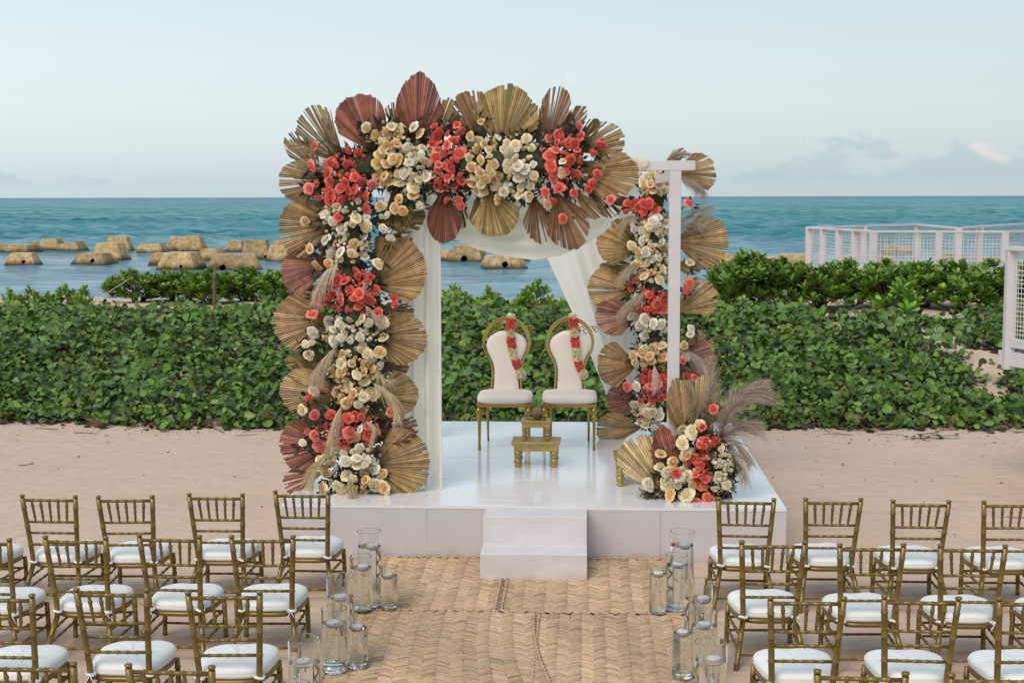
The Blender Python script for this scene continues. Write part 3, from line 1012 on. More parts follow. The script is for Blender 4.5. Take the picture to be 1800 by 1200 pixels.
class Arr:
    """one flower arrangement: an Empty with leaves, roses, plumes and filler as parts"""

    def __init__(s, name, label, base, Y, cat='flower arrangement'):
        s.root = tag(empty(name, base), label, cat, 'flower arrangements of roses and dried palm')
        s.base = Vector(base); s.Y = Y
        s.fill = []
        s.mini = []

    def part(s, name, me, mw):
        return obj(name, me, s.root, T(-s.base) @ mw)

    def rose(s, px, py, col, size=.052, dy=None, name='rose'):
        Y = s.Y - (.20 if dy is None else dy)
        p = on_y(px, py, Y)
        small = col.endswith('s')
        # blooms face the viewer with a good deal of spread
        d = Vector((RNG.gauss(0, .55), -1, RNG.gauss(.22, .52))).normalized()
        q = d.to_track_quat('Z', 'Y').to_matrix().to_4x4()
        mw = T(p) @ q @ Matrix.Rotation(RNG.uniform(0, 6.28), 4, 'Z') @ Matrix.Diagonal((size * RNG.uniform(.84, 1.14), size * RNG.uniform(.84, 1.14), size * RNG.uniform(.75, 1.2), 1))
        s.part(name, RNG.choice(ROSES[col]), mw)

    def cluster(s, px, py, rx, ry, col, n, size=.050, small=.36, bulge=.14, dy=.12):
        n = int(n * (1.08 if n > 20 else 1.2))
        """fill an ellipse (pixels) with n blooms that do not crowd one another"""
        got = []
        tries = 0
        ppm = FPX / s.Y
        while len(got) < n and tries < 900:
            tries += 1
            a = RNG.uniform(0, 6.28); rr = math.sqrt(RNG.uniform(0, 1)) * (1.0 if RNG.random() < .85 else RNG.uniform(1, 1.3))
            x, y = px + rx * rr * math.cos(a), py + ry * rr * math.sin(a)
            sm = RNG.random() < small
            sz = size * (RNG.uniform(.38, .58) if sm else RNG.uniform(.66, 1.04))
            if any((x - g[0]) ** 2 + (y - g[1]) ** 2 < ((sz + g[2]) * ppm * .62) ** 2 for g in got):
                if tries < 700:
                    continue
            got.append((x, y, sz))
            c = col if not isinstance(col, (list, tuple)) else RNG.choice(col)
            if RNG.random() < .07:
                c = RNG.choice(('cream', 'peach', 'white', 'coral'))
            s.rose(x, y, c + ('s' if sm else ''), sz, dy + bulge * max(-.3, 1 - rr * rr) + RNG.uniform(-.02, .035), 'spray_rose' if sm else 'rose')
        s.mini.append((px, py, rx, ry, dy, col, n))
        s.fill.append((px, py, rx * 1.15, ry * 1.12, dy))

    def one(s, lst, dy=.16):
        for px, py, c, *z in lst:
            sz = (z[0] if z else .050) * .88
            if c == 'white' and RNG.random() < .45:
                c = RNG.choice(('cream', 'cream', 'peach'))
            s.rose(px, py, c, sz, dy + RNG.uniform(-.02, .04), 'spray_rose' if c.endswith('s') else 'rose')
            s.fill.append((px, py + 4, 9, 9, dy - .06))

    def minis(s):
        """half-open small blooms and buds packed between the roses"""
        m = MB()
        for px, py, rx, ry, dy, cols, n in s.mini:
            for _ in range(int(n * 2.6)):
                a = RNG.uniform(0, 6.28); rr = math.sqrt(RNG.random()) * 1.12
                p = on_y(px + rx * rr * math.cos(a), py + ry * rr * math.sin(a), s.Y - dy - .10 * max(0, 1 - rr * rr) + RNG.uniform(-.01, .05)) - s.base
                R = RNG.uniform(.013, .027)
                i_, o_ = PAL[RNG.choice(cols) if RNG.random() < .85 else RNG.choice(('cream', 'peach', 'white'))]
                q = Vector((RNG.gauss(0, .6), -1, RNG.gauss(.2, .6))).normalized().to_track_quat('Z', 'Y').to_matrix()
                sh = RNG.uniform(.65, 1.0)
                ring = [(0, .55, 0), (.35, .62, .2), (.75, .35, .6), (1.0, -.05, 1.0), (.55, -.7, .5)]
                k = len(m.v); w0 = RNG.uniform(0, 6.28)
                vs_, cs = [], []
                for ri, (rad, zz, t) in enumerate(ring):
                    for e in range(6):
                        w = w0 + e * math.pi / 3 + ri * .5
                        wv = 1 + .14 * (e % 2) * (ri > 1)
                        vs_.append(p + q @ Vector((rad * wv * R * math.cos(w), rad * wv * R * math.sin(w), zz * R)))
                        cs.append(tuple((i_[c] + (o_[c] - i_[c]) * t) * sh for c in range(3)))
                fs = [(a_ * 6 + e, a_ * 6 + (e + 1) % 6, (a_ + 1) * 6 + (e + 1) % 6, (a_ + 1) * 6 + e) for a_ in range(4) for e in range(6)]
                m.add(vs_, fs)
                m.c[-len(cs):] = cs
        o = obj('small_blooms', m.mesh('small_blooms', M['petal'], color=True), s.root)
        o['kind'] = 'stuff'

    def moss(s, pts, r):
        """lumpy dark moss-wrapped base the stems are pushed into (pixel polyline)"""
        P = [on_y(x, y, s.Y - .085) - s.base for x, y in pts]
        m = MB()
        n = 60
        Q = []
        for i in range(n + 1):
            f = i / n * (len(P) - 1); a = min(int(f), len(P) - 2)
            Q.append(P[a].lerp(P[a + 1], f - a) + Vector((RNG.gauss(0, .008), RNG.gauss(0, .006), RNG.gauss(0, .008))))
        m.tube(Q, [r * RNG.uniform(.75, 1.2) for _ in Q], 9)
        obj('moss_base', m.mesh('moss_base', M['moss'], False), s.root)

    def filler(s, dens=1.0, cols=((.045, .060, .022), (.085, .085, .035), (.13, .09, .045), (.035, .05, .02), (.07, .035, .025))):
        V, Fq, Cc = [], [], []
        k = 0
        for px, py, rx, ry, dy in s.fill:
            n = int(dens * max(9, rx * ry * .15))
            for _ in range(n):
                a = RNG.uniform(0, 6.28); rr = RNG.uniform(0, 1) ** .5
                p = on_y(px + rx * rr * math.cos(a), py + ry * rr * math.sin(a), s.Y - dy + RNG.uniform(.0, .10)) - s.base
                d = Vector((math.cos(a) * .7 + RNG.gauss(0, .5), -.5 + RNG.gauss(0, .5), math.sin(-a) * .7 + RNG.gauss(0, .5))).normalized()
                L = RNG.uniform(.05, .13); w = RNG.uniform(.008, .026)
                side = d.cross(Vector((RNG.gauss(0, 1), RNG.gauss(0, 1), RNG.gauss(0, 1)))).normalized()
                c = np.array(RNG.choice(cols)) * RNG.uniform(.7, 1.4)
                nrm = d.cross(side)
                pts = [p, p + d * L * .5 + side * w, p + d * L + nrm * L * .2, p + d * L * .5 - side * w]
                V += [tuple(q) for q in pts]; Cc += [c] * 4
                Fq.append((k, k + 1, k + 2, k + 3)); k += 4
        o = obj('filler_foliage', mesh_np('filler_foliage', np.array(V), np.array(Fq), M['filler'], np.array(Cc)), s.root)
        o['kind'] = 'stuff'

    def palm(s, bx, by, tx, ty, half=55, col='gold', shape='fan', dy=.0, gaps=.10, lean=0.0, n=None, drop=.30, cup=.10):
        """fan palm leaf: its fold lines meet at (bx,by), the middle ray ends at (tx,ty) (pixels)"""
        Y = s.Y - dy
        b = on_y(bx, by, Y); t = on_y(tx, ty, Y)
        L = (t - b).length
        u = (t - b).normalized()
        nrm = Vector((0, -1, 0))
        nrm = (nrm - u * nrm.dot(u)).normalized()
        v = nrm.cross(u)
        # lean the whole leaf a little out of its plane
        rot = Matrix.Rotation(R_(lean + RNG.uniform(-7, 7)), 3, v) @ Matrix.Rotation(R_(RNG.uniform(-12, 12)), 3, u)
        u, v, nrm = rot @ u, rot @ v, rot @ nrm
        pal = {'gold': (.375, .250, .118), 'olive': (.275, .195, .085), 'brown': (.245, .140, .075), 'red': (.275, .102, .066), 'rose': (.37, .175, .125), 'pale': (.52, .385, .205), 'dark': (.160, .062, .042), 'yellow': (.385, .285, .122)}
        base = np.array(pal[col]) * 1.22
        n = n or max(18, int(half / 1.25))
        th = R_(half)
        m = MB()
        asym = RNG.uniform(-.14, .14)
        drop = drop * RNG.uniform(.6, 1.5)
        cup = cup * RNG.uniform(-.6, 2.0)
        pk = RNG.uniform(-.04, .10)
        missing = {RNG.randrange(2, n - 2) for _ in range(int(gaps * 14))} if gaps > .07 else set()
        ragged = 0
        for i in range(n):
            a0 = -th + 2 * th * i / n
            a1 = -th + 2 * th * (i + 1) / n
            am = (a0 + a1) / 2
            def outline(aa):
                q = min(1.0, abs(aa / th))
                if shape == 'spade':
                    return (1 - .62 * q ** 1.15) * (1 + asym * aa / th) * 1.05
                return (1 - drop * q ** 2.2 + pk * (1 - q) ** 2) * (1 + asym * aa / th) * 1.05
            jit = 1 + RNG.uniform(-.022, .010) - (RNG.uniform(.02, .14) if RNG.random() < gaps * .7 else 0)
            torn = RNG.random() < gaps * .62
            if i in missing:
                jit *= RNG.uniform(.55, .85)
                torn = True
            if torn:
                ragged = RNG.uniform(.0, .5)
            shr = RNG.uniform(.25, .6) if torn else RNG.uniform(1.02, 1.10)
            tw = RNG.gauss(0, .002) * (1 + 8 * gaps)
            sh = RNG.uniform(.52, 1.42)
            tip = RNG.uniform(.8, 1.1)
            ns = 6
            vs_, cs = [], []
            for j in range(ns + 1):
                f = .04 + .96 * j / ns
                open_ = 1.0 if f < .55 else 1.0 - (1 - shr) * ((f - .55) / .45)
                ha = (a1 - a0) / 2 * open_
                pleat = .002 + .0085 * f
                for kk, (da, dz) in enumerate(((-ha, 0), (0, 1), (ha, 0))):
                    aa = am + da + tw * f * f
                    end = outline(am + da) * jit * L * f * (1.0 if j < ns else (1 - .014 * (kk != 1) * tip))
                    z = pleat * dz - cup * L * f * f * (math.cos(aa * 1.0) - .3) * .8 + cup * L * 1.2 * (f ** 2) * (aa / th) ** 2 * .6
                    vs_.append(u * (end * math.cos(aa)) + v * (end * math.sin(aa)) + nrm * z)
                    edge = .66 if kk != 1 else 1.26  # crease shading in the colour: pleat valleys darkened, ridges lightened
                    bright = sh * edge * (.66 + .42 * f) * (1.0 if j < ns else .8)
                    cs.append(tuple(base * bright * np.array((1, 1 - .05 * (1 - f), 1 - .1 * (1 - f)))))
            fs = [(j * 3 + kk, (j + 1) * 3 + kk, (j + 1) * 3 + kk + 1, j * 3 + kk + 1) for j in range(ns) for kk in range(2)]
            k0 = len(m.c)
            m.add(vs_, fs)
            m.c[k0:] = cs
        # petiole stub
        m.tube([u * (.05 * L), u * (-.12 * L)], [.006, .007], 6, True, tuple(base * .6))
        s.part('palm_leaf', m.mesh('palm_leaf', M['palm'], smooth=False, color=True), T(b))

    def plume(s, pts, width=.07, col=(.44, .345, .255), dy=.18, n=320, droop=.6, dens=1.0):
        """pampas plume: pixel polyline of the stalk from its base to its tip"""
        P = [on_y(x, y, s.Y - dy - .02 * i) for i, (x, y) in enumerate(pts)]

        def at(t):
            f = t * (len(P) - 1); a = min(int(f), len(P) - 2)
            # Catmull-Rom
            p0, p1, p2, p3 = P[max(a - 1, 0)], P[a], P[a + 1], P[min(a + 2, len(P) - 1)]
            f -= a
            return .5 * ((2 * p1) + (p2 - p0) * f + (2 * p0 - 5 * p1 + 4 * p2 - p3) * f * f + (3 * p1 - p0 - 3 * p2 + p3) * f ** 3)
        base = P[0]
        V, Fq, Cc = [], [], []
        k = 0
        for i in range(int(n * dens * 1.35)):
            t = RNG.uniform(.08, 1.0)
            p = at(t) - base
            d = (at(min(1, t + .03)) - at(max(0, t - .03))).normalized()
            side = Vector((RNG.gauss(0, 1), RNG.gauss(0, 1), RNG.gauss(0, 1)))
            side = (side - d * side.dot(d)).normalized()
            env = width * (math.sin(math.pi * min(1, .12 + t * .9)) ** .6) * RNG.uniform(.7, 2.1)
            w = RNG.uniform(.0010, .0024)
            c = np.array(col) * np.array((1.22, 1.25, 1.22)) * RNG.uniform(.65, 1.3)
            wd = Vector((RNG.gauss(0, 1), RNG.gauss(0, .3), RNG.gauss(0, 1))).normalized()
            ns = 4
            for j in range(ns + 1):
                f = j / ns
                q = p + d * (env * 1.15 * f) + side * (env * .62 * f ** .8) + Vector((0, 0, -1)) * (env * droop * f * f)
                ww = w * (1.25 - f)
                V += [tuple(q - wd * ww), tuple(q + wd * ww)]; Cc += [c * (1.1 - .1 * f)] * 2
            for j in range(ns):
                Fq.append((k + 2 * j, k + 2 * j + 1, k + 2 * j + 3, k + 2 * j + 2))
            k += 2 * (ns + 1)
        me = mesh_np('pampas_plume', np.array(V), np.array(Fq), M['plume'], np.array(Cc))
        o = s.part('pampas_plume', me, T(base))
        m = MB(); m.tube([at(t) - base for t in np.linspace(0, 1, 9)], [.004 - .003 * t for t in np.linspace(0, 1, 9)], 5)
        st = obj('stalk', m.mesh('stalk', M['stem']), o)


# ---- garland over the top beam and corner
A = Arr('beam_garland', 'rose and dried palm garland covering the front canopy beam', (on_y(800, 300, CYF).x, CYF, 3.45), CYF)
for a in [
    (600, 284, 530, 208, 34, 'olive', 'fan', .02, .34), (604, 276, 566, 212, 15, 'brown', 'fan', .05, .3),
    (660, 272, 624, 166, 42, 'red', 'fan', .03, .04), (733, 258, 738, 130, 46, 'red', 'spade', .04, .03),
    (850, 252, 812, 166, 44, 'brown', 'fan', .02, .22), (882, 262, 897, 162, 52, 'yellow', 'fan', .04, .08), (846, 262, 783, 205, 22, 'gold', 'fan', .01, .3),
    (958, 262, 988, 156, 22, 'brown', 'fan', .02, .20), (975, 262, 1023, 186, 15, 'brown', 'fan', .05, .1), (945, 262, 955, 195, 20, 'olive', 'fan', .0, .3),
    (1008, 268, 1088, 228, 30, 'olive', 'fan', .06, .22), (1018, 300, 1112, 318, 46, 'gold', 'fan', .09, .12),
    (780, 330, 779, 420, 33, 'dark', 'fan', .12, .05), (805, 335, 815, 396, 14, 'olive', 'fan', .06, .3),
    (858, 335, 880, 410, 46, 'yellow', 'fan', .13, .05), (938, 342, 948, 418, 30, 'brown', 'fan', .12, .22), (978, 338, 1010, 428, 38, 'brown', 'fan', .15, .12),
    (1010, 335, 1050, 380, 22, 'gold', 'fan', .12, .15), (905, 255, 940, 222, 25, 'olive', 'fan', .0, .25), (690, 330, 712, 398, 34, 'olive', 'fan', .03, .2), (560, 300, 512, 240, 26, 'olive', 'fan', -.02, .3), (760, 262, 792, 178, 24, 'gold', 'fan', -.02, .3), (700, 262, 688, 188, 22, 'brown', 'fan', -.02, .3), (930, 262, 938, 188, 26, 'olive', 'fan', -.02, .3), (1030, 320, 1082, 372, 26, 'brown', 'fan', .05, .25), (838, 340, 842, 398, 22, 'gold', 'fan', .08, .2), (1000, 262, 1046, 216, 20, 'olive', 'fan', -.02, .3), (670, 300, 640, 250, 24, 'brown', 'fan', .0, .2),
]:
    A.palm(*a)
A.cluster(606, 318, 40, 42, ('coral', 'coral', 'pink'), 27)
A.cluster(684, 272, 34, 56, ('peach', 'peach', 'cream'), 24)
A.cluster(728, 296, 36, 46, ('white', 'cream', 'cream'), 30)
A.cluster(786, 282, 36, 56, ('coral', 'coral', 'pink'), 34)
A.cluster(850, 292, 38, 48, ('peach', 'peach', 'cream'), 26)
A.cluster(914, 290, 38, 52, ('white', 'cream', 'cream'), 32)
A.cluster(988, 280, 36, 46, ('coral', 'coral', 'pink'), 26)
A.one([(644, 225, 'cream'), (681, 233, 'peach'), (700, 240, 'peach', .058), (726, 222, 'white'), (737, 234, 'white'), (763, 222, 'corals'), (803, 218, 'coral', .045),
       (812, 232, 'pink'), (826, 240, 'peach'), (845, 213, 'peach', .042), (1018, 221, 'pink', .042), (1020, 238, 'coral'), (985, 243, 'corals'), (1057, 256, 'coral'), (1043, 268, 'corals'),
       (1050, 305, 'coral', .04), (1042, 324, 'coral'), (1034, 334, 'coral', .04), (1073, 350, 'pink', .048), (990, 384, 'pink', .045), (958, 338, 'coral', .04), (982, 330, 'coral', .055),
       (962, 358, 'white'), (700, 350, 'peach'), (708, 372, 'peach'), (738, 360, 'whites'), (726, 342, 'peach'), (668, 362, 'peach', .055), (694, 366, 'peach', .055), (785, 352, 'corals'), (806, 352, 'corals'),
       (810, 362, 'corals'), (850, 335, 'peach'), (876, 350, 'peach'), (884, 336, 'cream'), (931, 345, 'white', .055), (973, 352, 'corals'), (1010, 340, 'coral', .045),
       (546, 292, 'pink', .055), (543, 330, 'pink', .055), (551, 256, 'pink', .045), (582, 284, 'coral'), (557, 322, 'corals'), (640, 275, 'corals'), (628, 268, 'corals'), (612, 264, 'corals'), (655, 325, 'pink'), (642, 345, 'coral', .055),
       (578, 352, 'coral', .058), (560, 346, 'corals')])
A.plume([(600, 300), (560, 268), (500, 256)], .07, (.34, .25, .15), .10, 300, .1)
A.plume([(605, 318), (560, 290), (520, 290)], .07, (.40, .31, .19), .12, 260, .2)
A.plume([(595, 260), (582, 232), (575, 218)], .05, (.36, .27, .18), .08, 200, .1)
A.plume([(1040, 330), (1060, 300), (1048, 285)], .04, (.42, .36, .22), .12, 120, .3)
A.minis()
A.moss([(590, 330), (640, 292), (720, 286), (800, 284), (900, 284), (1015, 284)], .105)
A.filler()

# ---- left column
B = Arr('left_column_garland', 'tall rose and dried palm column on the front left canopy post', (CXL, CYF, PZ), CYF)
for a in [
    (588, 318, 490, 318, 34, 'olive', 'fan', .03, .20), (592, 395, 494, 400, 44, 'gold', 'fan', .04, .16), (585, 462, 496, 474, 40, 'rose', 'fan', .02, .05),
    (582, 562, 490, 566, 50, 'gold', 'fan', .05, .05), (596, 690, 497, 690, 44, 'gold', 'fan', .04, .06), (580, 782, 493, 786, 52, 'red', 'fan', .05, .12),
    (655, 385, 742, 378, 32, 'olive', 'fan', .0, .18), (652, 502, 738, 450, 56, 'gold', 'fan', .06, .04), (655, 590, 742, 592, 56, 'gold', 'fan', .07, .05),
    (648, 695, 729, 694, 50, 'olive', 'fan', .04, .08), (640, 768, 728, 742, 30, 'dark', 'fan', .05, .25), (650, 818, 750, 815, 58, 'gold', 'fan', .09, .04),
    (570, 830, 500, 848, 24, 'red', 'fan', .02, .25), (620, 440, 560, 430, 30, 'olive', 'fan', .0, .2), (630, 845, 690, 868, 26, 'olive', 'fan', .03, .15), (560, 690, 520, 640, 25, 'olive', 'fan', .0, .2), (580, 520, 510, 512, 26, 'olive', 'fan', -.02, .25), (580, 625, 508, 640, 30, 'olive', 'fan', -.02, .25), (585, 740, 520, 722, 26, 'brown', 'fan', -.02, .25), (655, 450, 722, 420, 26, 'olive', 'fan', -.02, .25), (655, 545, 722, 545, 24, 'olive', 'fan', -.02, .25), (655, 640, 715, 650, 24, 'brown', 'fan', -.02, .25), (650, 745, 715, 742, 24, 'dark', 'fan', -.02, .25), (590, 360, 515, 358, 24, 'olive', 'fan', -.02, .25),
]:
    B.palm(*a)
B.cluster(610, 384, 40, 36, ('white', 'white', 'cream'), 26)
B.cluster(612, 440, 34, 28, ('cream', 'peach', 'white'), 16)
B.cluster(618, 512, 46, 42, ('coral', 'pink', 'coral'), 32)
B.cluster(618, 582, 44, 30, ('white', 'white', 'cream'), 24)
B.cluster(620, 646, 38, 40, ('peach', 'peach', 'cream'), 24)
B.cluster(622, 700, 36, 24, ('cream', 'peach', 'peach'), 12)
B.cluster(618, 752, 44, 42, ('coral', 'pink', 'coral'), 30)
B.cluster(620, 806, 46, 28, ('white', 'white', 'cream'), 18)
B.cluster(626, 846, 44, 20, ('peach', 'peach', 'cream'), 11, .058)
B.one([(537, 388, 'white'), (543, 436, 'peach', .055), (570, 375, 'white', .055), (572, 420, 'white', .058), (665, 463, 'cream', .055), (673, 380, 'whites'), (681, 378, 'whites'), (672, 402, 'white'), (686, 418, 'whites'),
       (556, 468, 'peach', .055), (576, 462, 'peach'), (548, 551, 'pink', .06), (691, 522, 'corals'), (694, 534, 'corals'), (650, 528, 'coral'), (664, 548, 'coral'), (672, 565, 'white', .055), (673, 592, 'white', .055), (666, 618, 'peach', .06),
       (550, 585, 'white', .058), (575, 598, 'white', .055), (537, 605, 'whites'), (548, 602, 'whites'), (543, 624, 'white'), (556, 520, 'coral'), (565, 530, 'coral'), (656, 632, 'whites'), (668, 642, 'whites'), (660, 652, 'whites'),
       (551, 686, 'cream', .05), (543, 698, 'corals'), (530, 720, 'cream', .055), (553, 730, 'pink', .06), (688, 724, 'pink', .055), (541, 758, 'pinks', .04), (553, 765, 'pink', .05), (532, 778, 'whites'), (660, 755, 'pink', .05),
       (578, 730, 'corals'), (562, 783, 'pink', .058), (585, 780, 'pink', .058), (645, 776, 'pink', .065), (612, 780, 'pink', .06), (572, 832, 'peach', .055), (566, 858, 'peach', .068), (600, 868, 'peach', .065), (638, 846, 'peach', .065), (672, 832, 'peach', .055), (674, 856, 'peach', .062),
       (562, 806, 'cream', .05), (594, 690, 'peach', .06), (654, 690, 'cream', .062)])
for a in [
    ([(598, 455), (570, 490), (552, 530)], .07, (.55, .45, .33), .24, 260, .9), ([(596, 605), (566, 640), (550, 672)], .07, (.52, .41, .31), .24, 260, .9),
    ([(600, 712), (590, 745), (578, 790)], .065, (.52, .42, .29), .26, 260, .9), ([(592, 790), (556, 818), (540, 858)], .075, (.50, .39, .22), .22, 280, .8),
    ([(652, 670), (690, 700), (700, 740)], .07, (.52, .44, .27), .20, 240, .8), ([(612, 835), (618, 858), (622, 885)], .06, (.44, .35, .19), .30, 240, .8), ([(640, 535), (658, 555), (672, 572)], .05, (.42, .32, .25), .26, 200, .5),
    ([(640, 740), (656, 752), (650, 790)], .04, (.50, .41, .25), .25, 160, .8), ([(655, 640), (672, 665), (690, 668)], .05, (.50, .40, .26), .18, 150, .7),
]:
    B.plume(*a)
B.minis()
B.moss([(616, 345), (618, 450), (620, 560), (620, 660), (620, 760), (622, 866)], .105)
B.filler()

# ---- right column on the rear post
D = Arr('right_column_garland', 'rose and dried palm column on the rear right canopy post', (CXR, CYR, PZ), CYR)
for a in [
    (1185, 305, 1258, 298, 44, 'gold', 'fan', .04, .12), (1185, 425, 1276, 424, 48, 'gold', 'fan', .05, .06), (1188, 548, 1254, 504, 40, 'gold', 'fan', .05, .14), (1180, 630, 1257, 632, 50, 'rose', 'fan', .04, .12),
    (1124, 440, 1056, 416, 50, 'gold', 'fan', .06, .04), (1120, 508, 1040, 508, 42, 'gold', 'fan', .07, .08), (1122, 555, 1050, 560, 44, 'rose', 'fan', .05, .04), (1122, 640, 1050, 640, 46, 'gold', 'fan', .08, .04),
    (1126, 705, 1068, 706, 50, 'rose', 'fan', .05, .04), (1128, 752, 1050, 750, 34, 'gold', 'fan', .08, .06), (1120, 352, 1078, 356, 22, 'dark', 'fan', .05, .05), (1170, 285, 1205, 268, 22, 'brown', 'fan', .02, .3), (1120, 690, 1080, 668, 20, 'red', 'fan', .02, .1),
    (1178, 462, 1230, 474, 24, 'olive', 'fan', .02, .2), (1128, 470, 1062, 470, 20, 'olive', 'fan', .03, .2),
]:
    D.palm(*a)
D.cluster(1150, 326, 24, 22, ('peach', 'peach', 'cream'), 18, .056)
D.cluster(1134, 364, 26, 16, ('coral', 'coral'), 17, .056)
D.cluster(1150, 396, 26, 22, ('white', 'white', 'cream'), 21, .056)
D.cluster(1144, 440, 28, 26, ('peach', 'cream', 'white'), 24, .056)
D.cluster(1150, 482, 26, 18, ('peach', 'cream'), 13, .056)
D.cluster(1144, 530, 28, 28, ('coral', 'coral', 'orange'), 29, .056)
D.cluster(1142, 572, 28, 22, ('white', 'white'), 20, .056)
D.cluster(1146, 622, 30, 26, ('peach', 'peach', 'cream'), 24, .056)
D.cluster(1152, 676, 26, 34, ('coral', 'pink', 'coral'), 34, .056)
D.cluster(1140, 728, 22, 20, ('white', 'white', 'cream'), 14, .056)
D.one([(1211, 356, 'pink', .055), (1104, 357, 'coral', .05), (1100, 372, 'corals'), (1110, 432, 'cream', .058), (1116, 466, 'peach', .06), (1130, 478, 'pink', .045), (1213, 460, 'cream', .055), (1107, 498, 'corals'), (1116, 492, 'corals'), (1108, 508, 'corals'),
       (1122, 524, 'white', .055), (1105, 536, 'corals'), (1110, 545, 'corals'), (1110, 556, 'white', .05), (1212, 497, 'orange', .05), (1206, 510, 'corals'), (1216, 577, 'white', .05), (1213, 586, 'white', .05), (1112, 626, 'peach', .055), (1118, 638, 'cream', .05),
       (1203, 607, 'peach', .05), (1205, 628, 'cream', .05), (1200, 634, 'coral', .045), (1207, 658, 'corals'), (1222, 664, 'coral', .048), (1210, 670, 'corals'), (1102, 679, 'pink', .055), (1118, 679, 'white', .055), (1126, 705, 'coral', .048), (1115, 712, 'white', .055),
       (1136, 738, 'white', .065), (1150, 752, 'white', .05), (1135, 640, 'peach', .055), (1163, 606, 'white', .06), (1115, 403, 'white', .045), (1138, 652, 'corals'), (1132, 722, 'whites')])
for a in [
    ([(1168, 292), (1186, 272), (1212, 272)], .07, (.33, .255, .22), .10, 260, .4), ([(1190, 310), (1215, 320), (1238, 340)], .08, (.34, .265, .235), .10, 300, .7), ([(1188, 395), (1218, 376), (1252, 362)], .075, (.36, .29, .235), .10, 300, .5), ([(1188, 410), (1212, 394), (1236, 396)], .07, (.36, .29, .24), .10, 260, .8),
    ([(1128, 385), (1108, 382), (1088, 398)], .07, (.42, .345, .215), .18, 240, .9), ([(1130, 465), (1108, 470), (1086, 492)], .075, (.42, .32, .23), .20, 260, .8), ([(1140, 510), (1112, 530), (1086, 556)], .08, (.43, .34, .26), .22, 300, .6), ([(1185, 615), (1215, 625), (1248, 652)], .08, (.42, .33, .29), .12, 300, .5),
    ([(1150, 640), (1152, 660), (1150, 690)], .05, (.62, .50, .40), .32, 120, .9),
]:
    D.plume(*a)
D.minis()
D.moss([(1152, 312), (1148, 400), (1148, 500), (1146, 600), (1146, 735)], .10)
D.filler()

# ---- arrangement on the deck corner
EY = on_z(1215, 878, PZ).y + .10
E_ = Arr('corner_flower_arrangement', 'low rose, palm and pampas arrangement on the right front stage corner', (on_y(1215, 875, EY).x, EY, PZ), EY)
for a in [
    (1180, 880, 1112, 770, 26, 'pale', 'fan', .02, .06), (1186, 852, 1166, 750, 36, 'red', 'spade', .10, .03), (1206, 778, 1188, 664, 30, 'gold', 'spade', -.06, .05), (1225, 770, 1240, 672, 22, 'pale', 'fan', -.08, .2), (1200, 870, 1150, 850, 24, 'olive', 'fan', .08, .2),
]:
    E_.palm(*a)
E_.cluster(1186, 836, 26, 18, ('white', 'white', 'cream'), 14, .048)
E_.cluster(1231, 829, 17, 22, ('orange', 'coral'), 15, .036, .5)
E_.cluster(1268, 820, 18, 36, ('white', 'cream'), 20, .042, .7)
E_.cluster(1241, 780, 19, 13, ('coral', 'orange'), 14, .036, .5)
E_.cluster(1210, 800, 12, 10, ('peach', 'cream'), 4, .055)
E_.cluster(1236, 804, 12, 8, ('orange', 'coral'), 6, .036, .5)
E_.one([(1161, 796, 'white', .055), (1184, 812, 'white', .065), (1160, 820, 'white', .055), (1141, 850, 'white', .06), (1200, 755, 'cream', .058), (1217, 758, 'cream', .06), (1229, 748, 'peach', .05), (1234, 749, 'coral', .045), (1198, 778, 'cream', .062),
        (1207, 798, 'peach', .06), (1178, 868, 'peach', .068), (1206, 868, 'cream', .068), (1192, 842, 'white', .058), (1170, 852, 'cream', .055), (1205, 838, 'white', .06), (1218, 852, 'peach', .055), (1230, 854, 'orange', .042), (1238, 853, 'orange', .042),
        (1243, 874, 'orange', .045), (1252, 875, 'oranges', .035), (1223, 884, 'orange', .052), (1216, 887, 'oranges', .035), (1232, 886, 'oranges', .035), (1253, 718, 'coral', .045), (1258, 772, 'corals'), (1278, 852, 'white', .045), (1258, 860, 'white', .045), (1211, 812, 'orange', .04)])
for a in [
    ([(1230, 775), (1218, 725), (1210, 672)], .10, (.40, .32, .20), -.03, 460, .15), ([(1240, 775), (1246, 720), (1250, 626)], .11, (.40, .315, .235), -.02, 560, .1), ([(1262, 785), (1288, 712), (1345, 676)], .17, (.375, .285, .24), .04, 900, .55),
    ([(1262, 780), (1296, 752), (1330, 745)], .12, (.37, .285, .245), .03, 420, .6), ([(1262, 795), (1290, 800), (1312, 850)], .09, (.40, .315, .25), .06, 300, .6), ([(1265, 775), (1295, 780), (1318, 812)], .09, (.38, .30, .25), .05, 260, .6), ([(1215, 770), (1232, 730), (1262, 672)], .09, (.41, .33, .21), -.05, 400, .15),
]:
    E_.plume(*a)
E_.fill += [(1190, 872, 55, 14, .06), (1160, 868, 30, 10, .05), (1240, 850, 46, 34, .02), (1225, 800, 40, 40, .0)]
E_.minis()
E_.filler(1.4, ((.14, .10, .045), (.20, .135, .06), (.06, .075, .03), (.10, .08, .035), (.26, .18, .09)))
m = MB(); m.tube([(0, 0, 0), (.01, 0, .36)], .004, 5)
E_.part('stem', m.mesh('stem', M['stem']), T(on_y(1252, 772, EY)))


# ------------------------------------------------------------------ thrones, garlands, gold stools
def rail_between(m, a, b, r, nodes=4, n=8):
    a, b = Vector(a), Vector(b)
    pts, rad = [a], [r]
    for k in range(1, nodes + 1):
        f = k / (nodes + 1)
        for d, s in ((-.018, 1), (-.008, 1.32), (.008, 1.32), (.018, 1)):
            pts.append(a.lerp(b, f + d * .22 / max(.05, (b - a).length))); rad.append(r * s)
    pts.append(b); rad.append(r)
    m.tube(pts, rad, n)


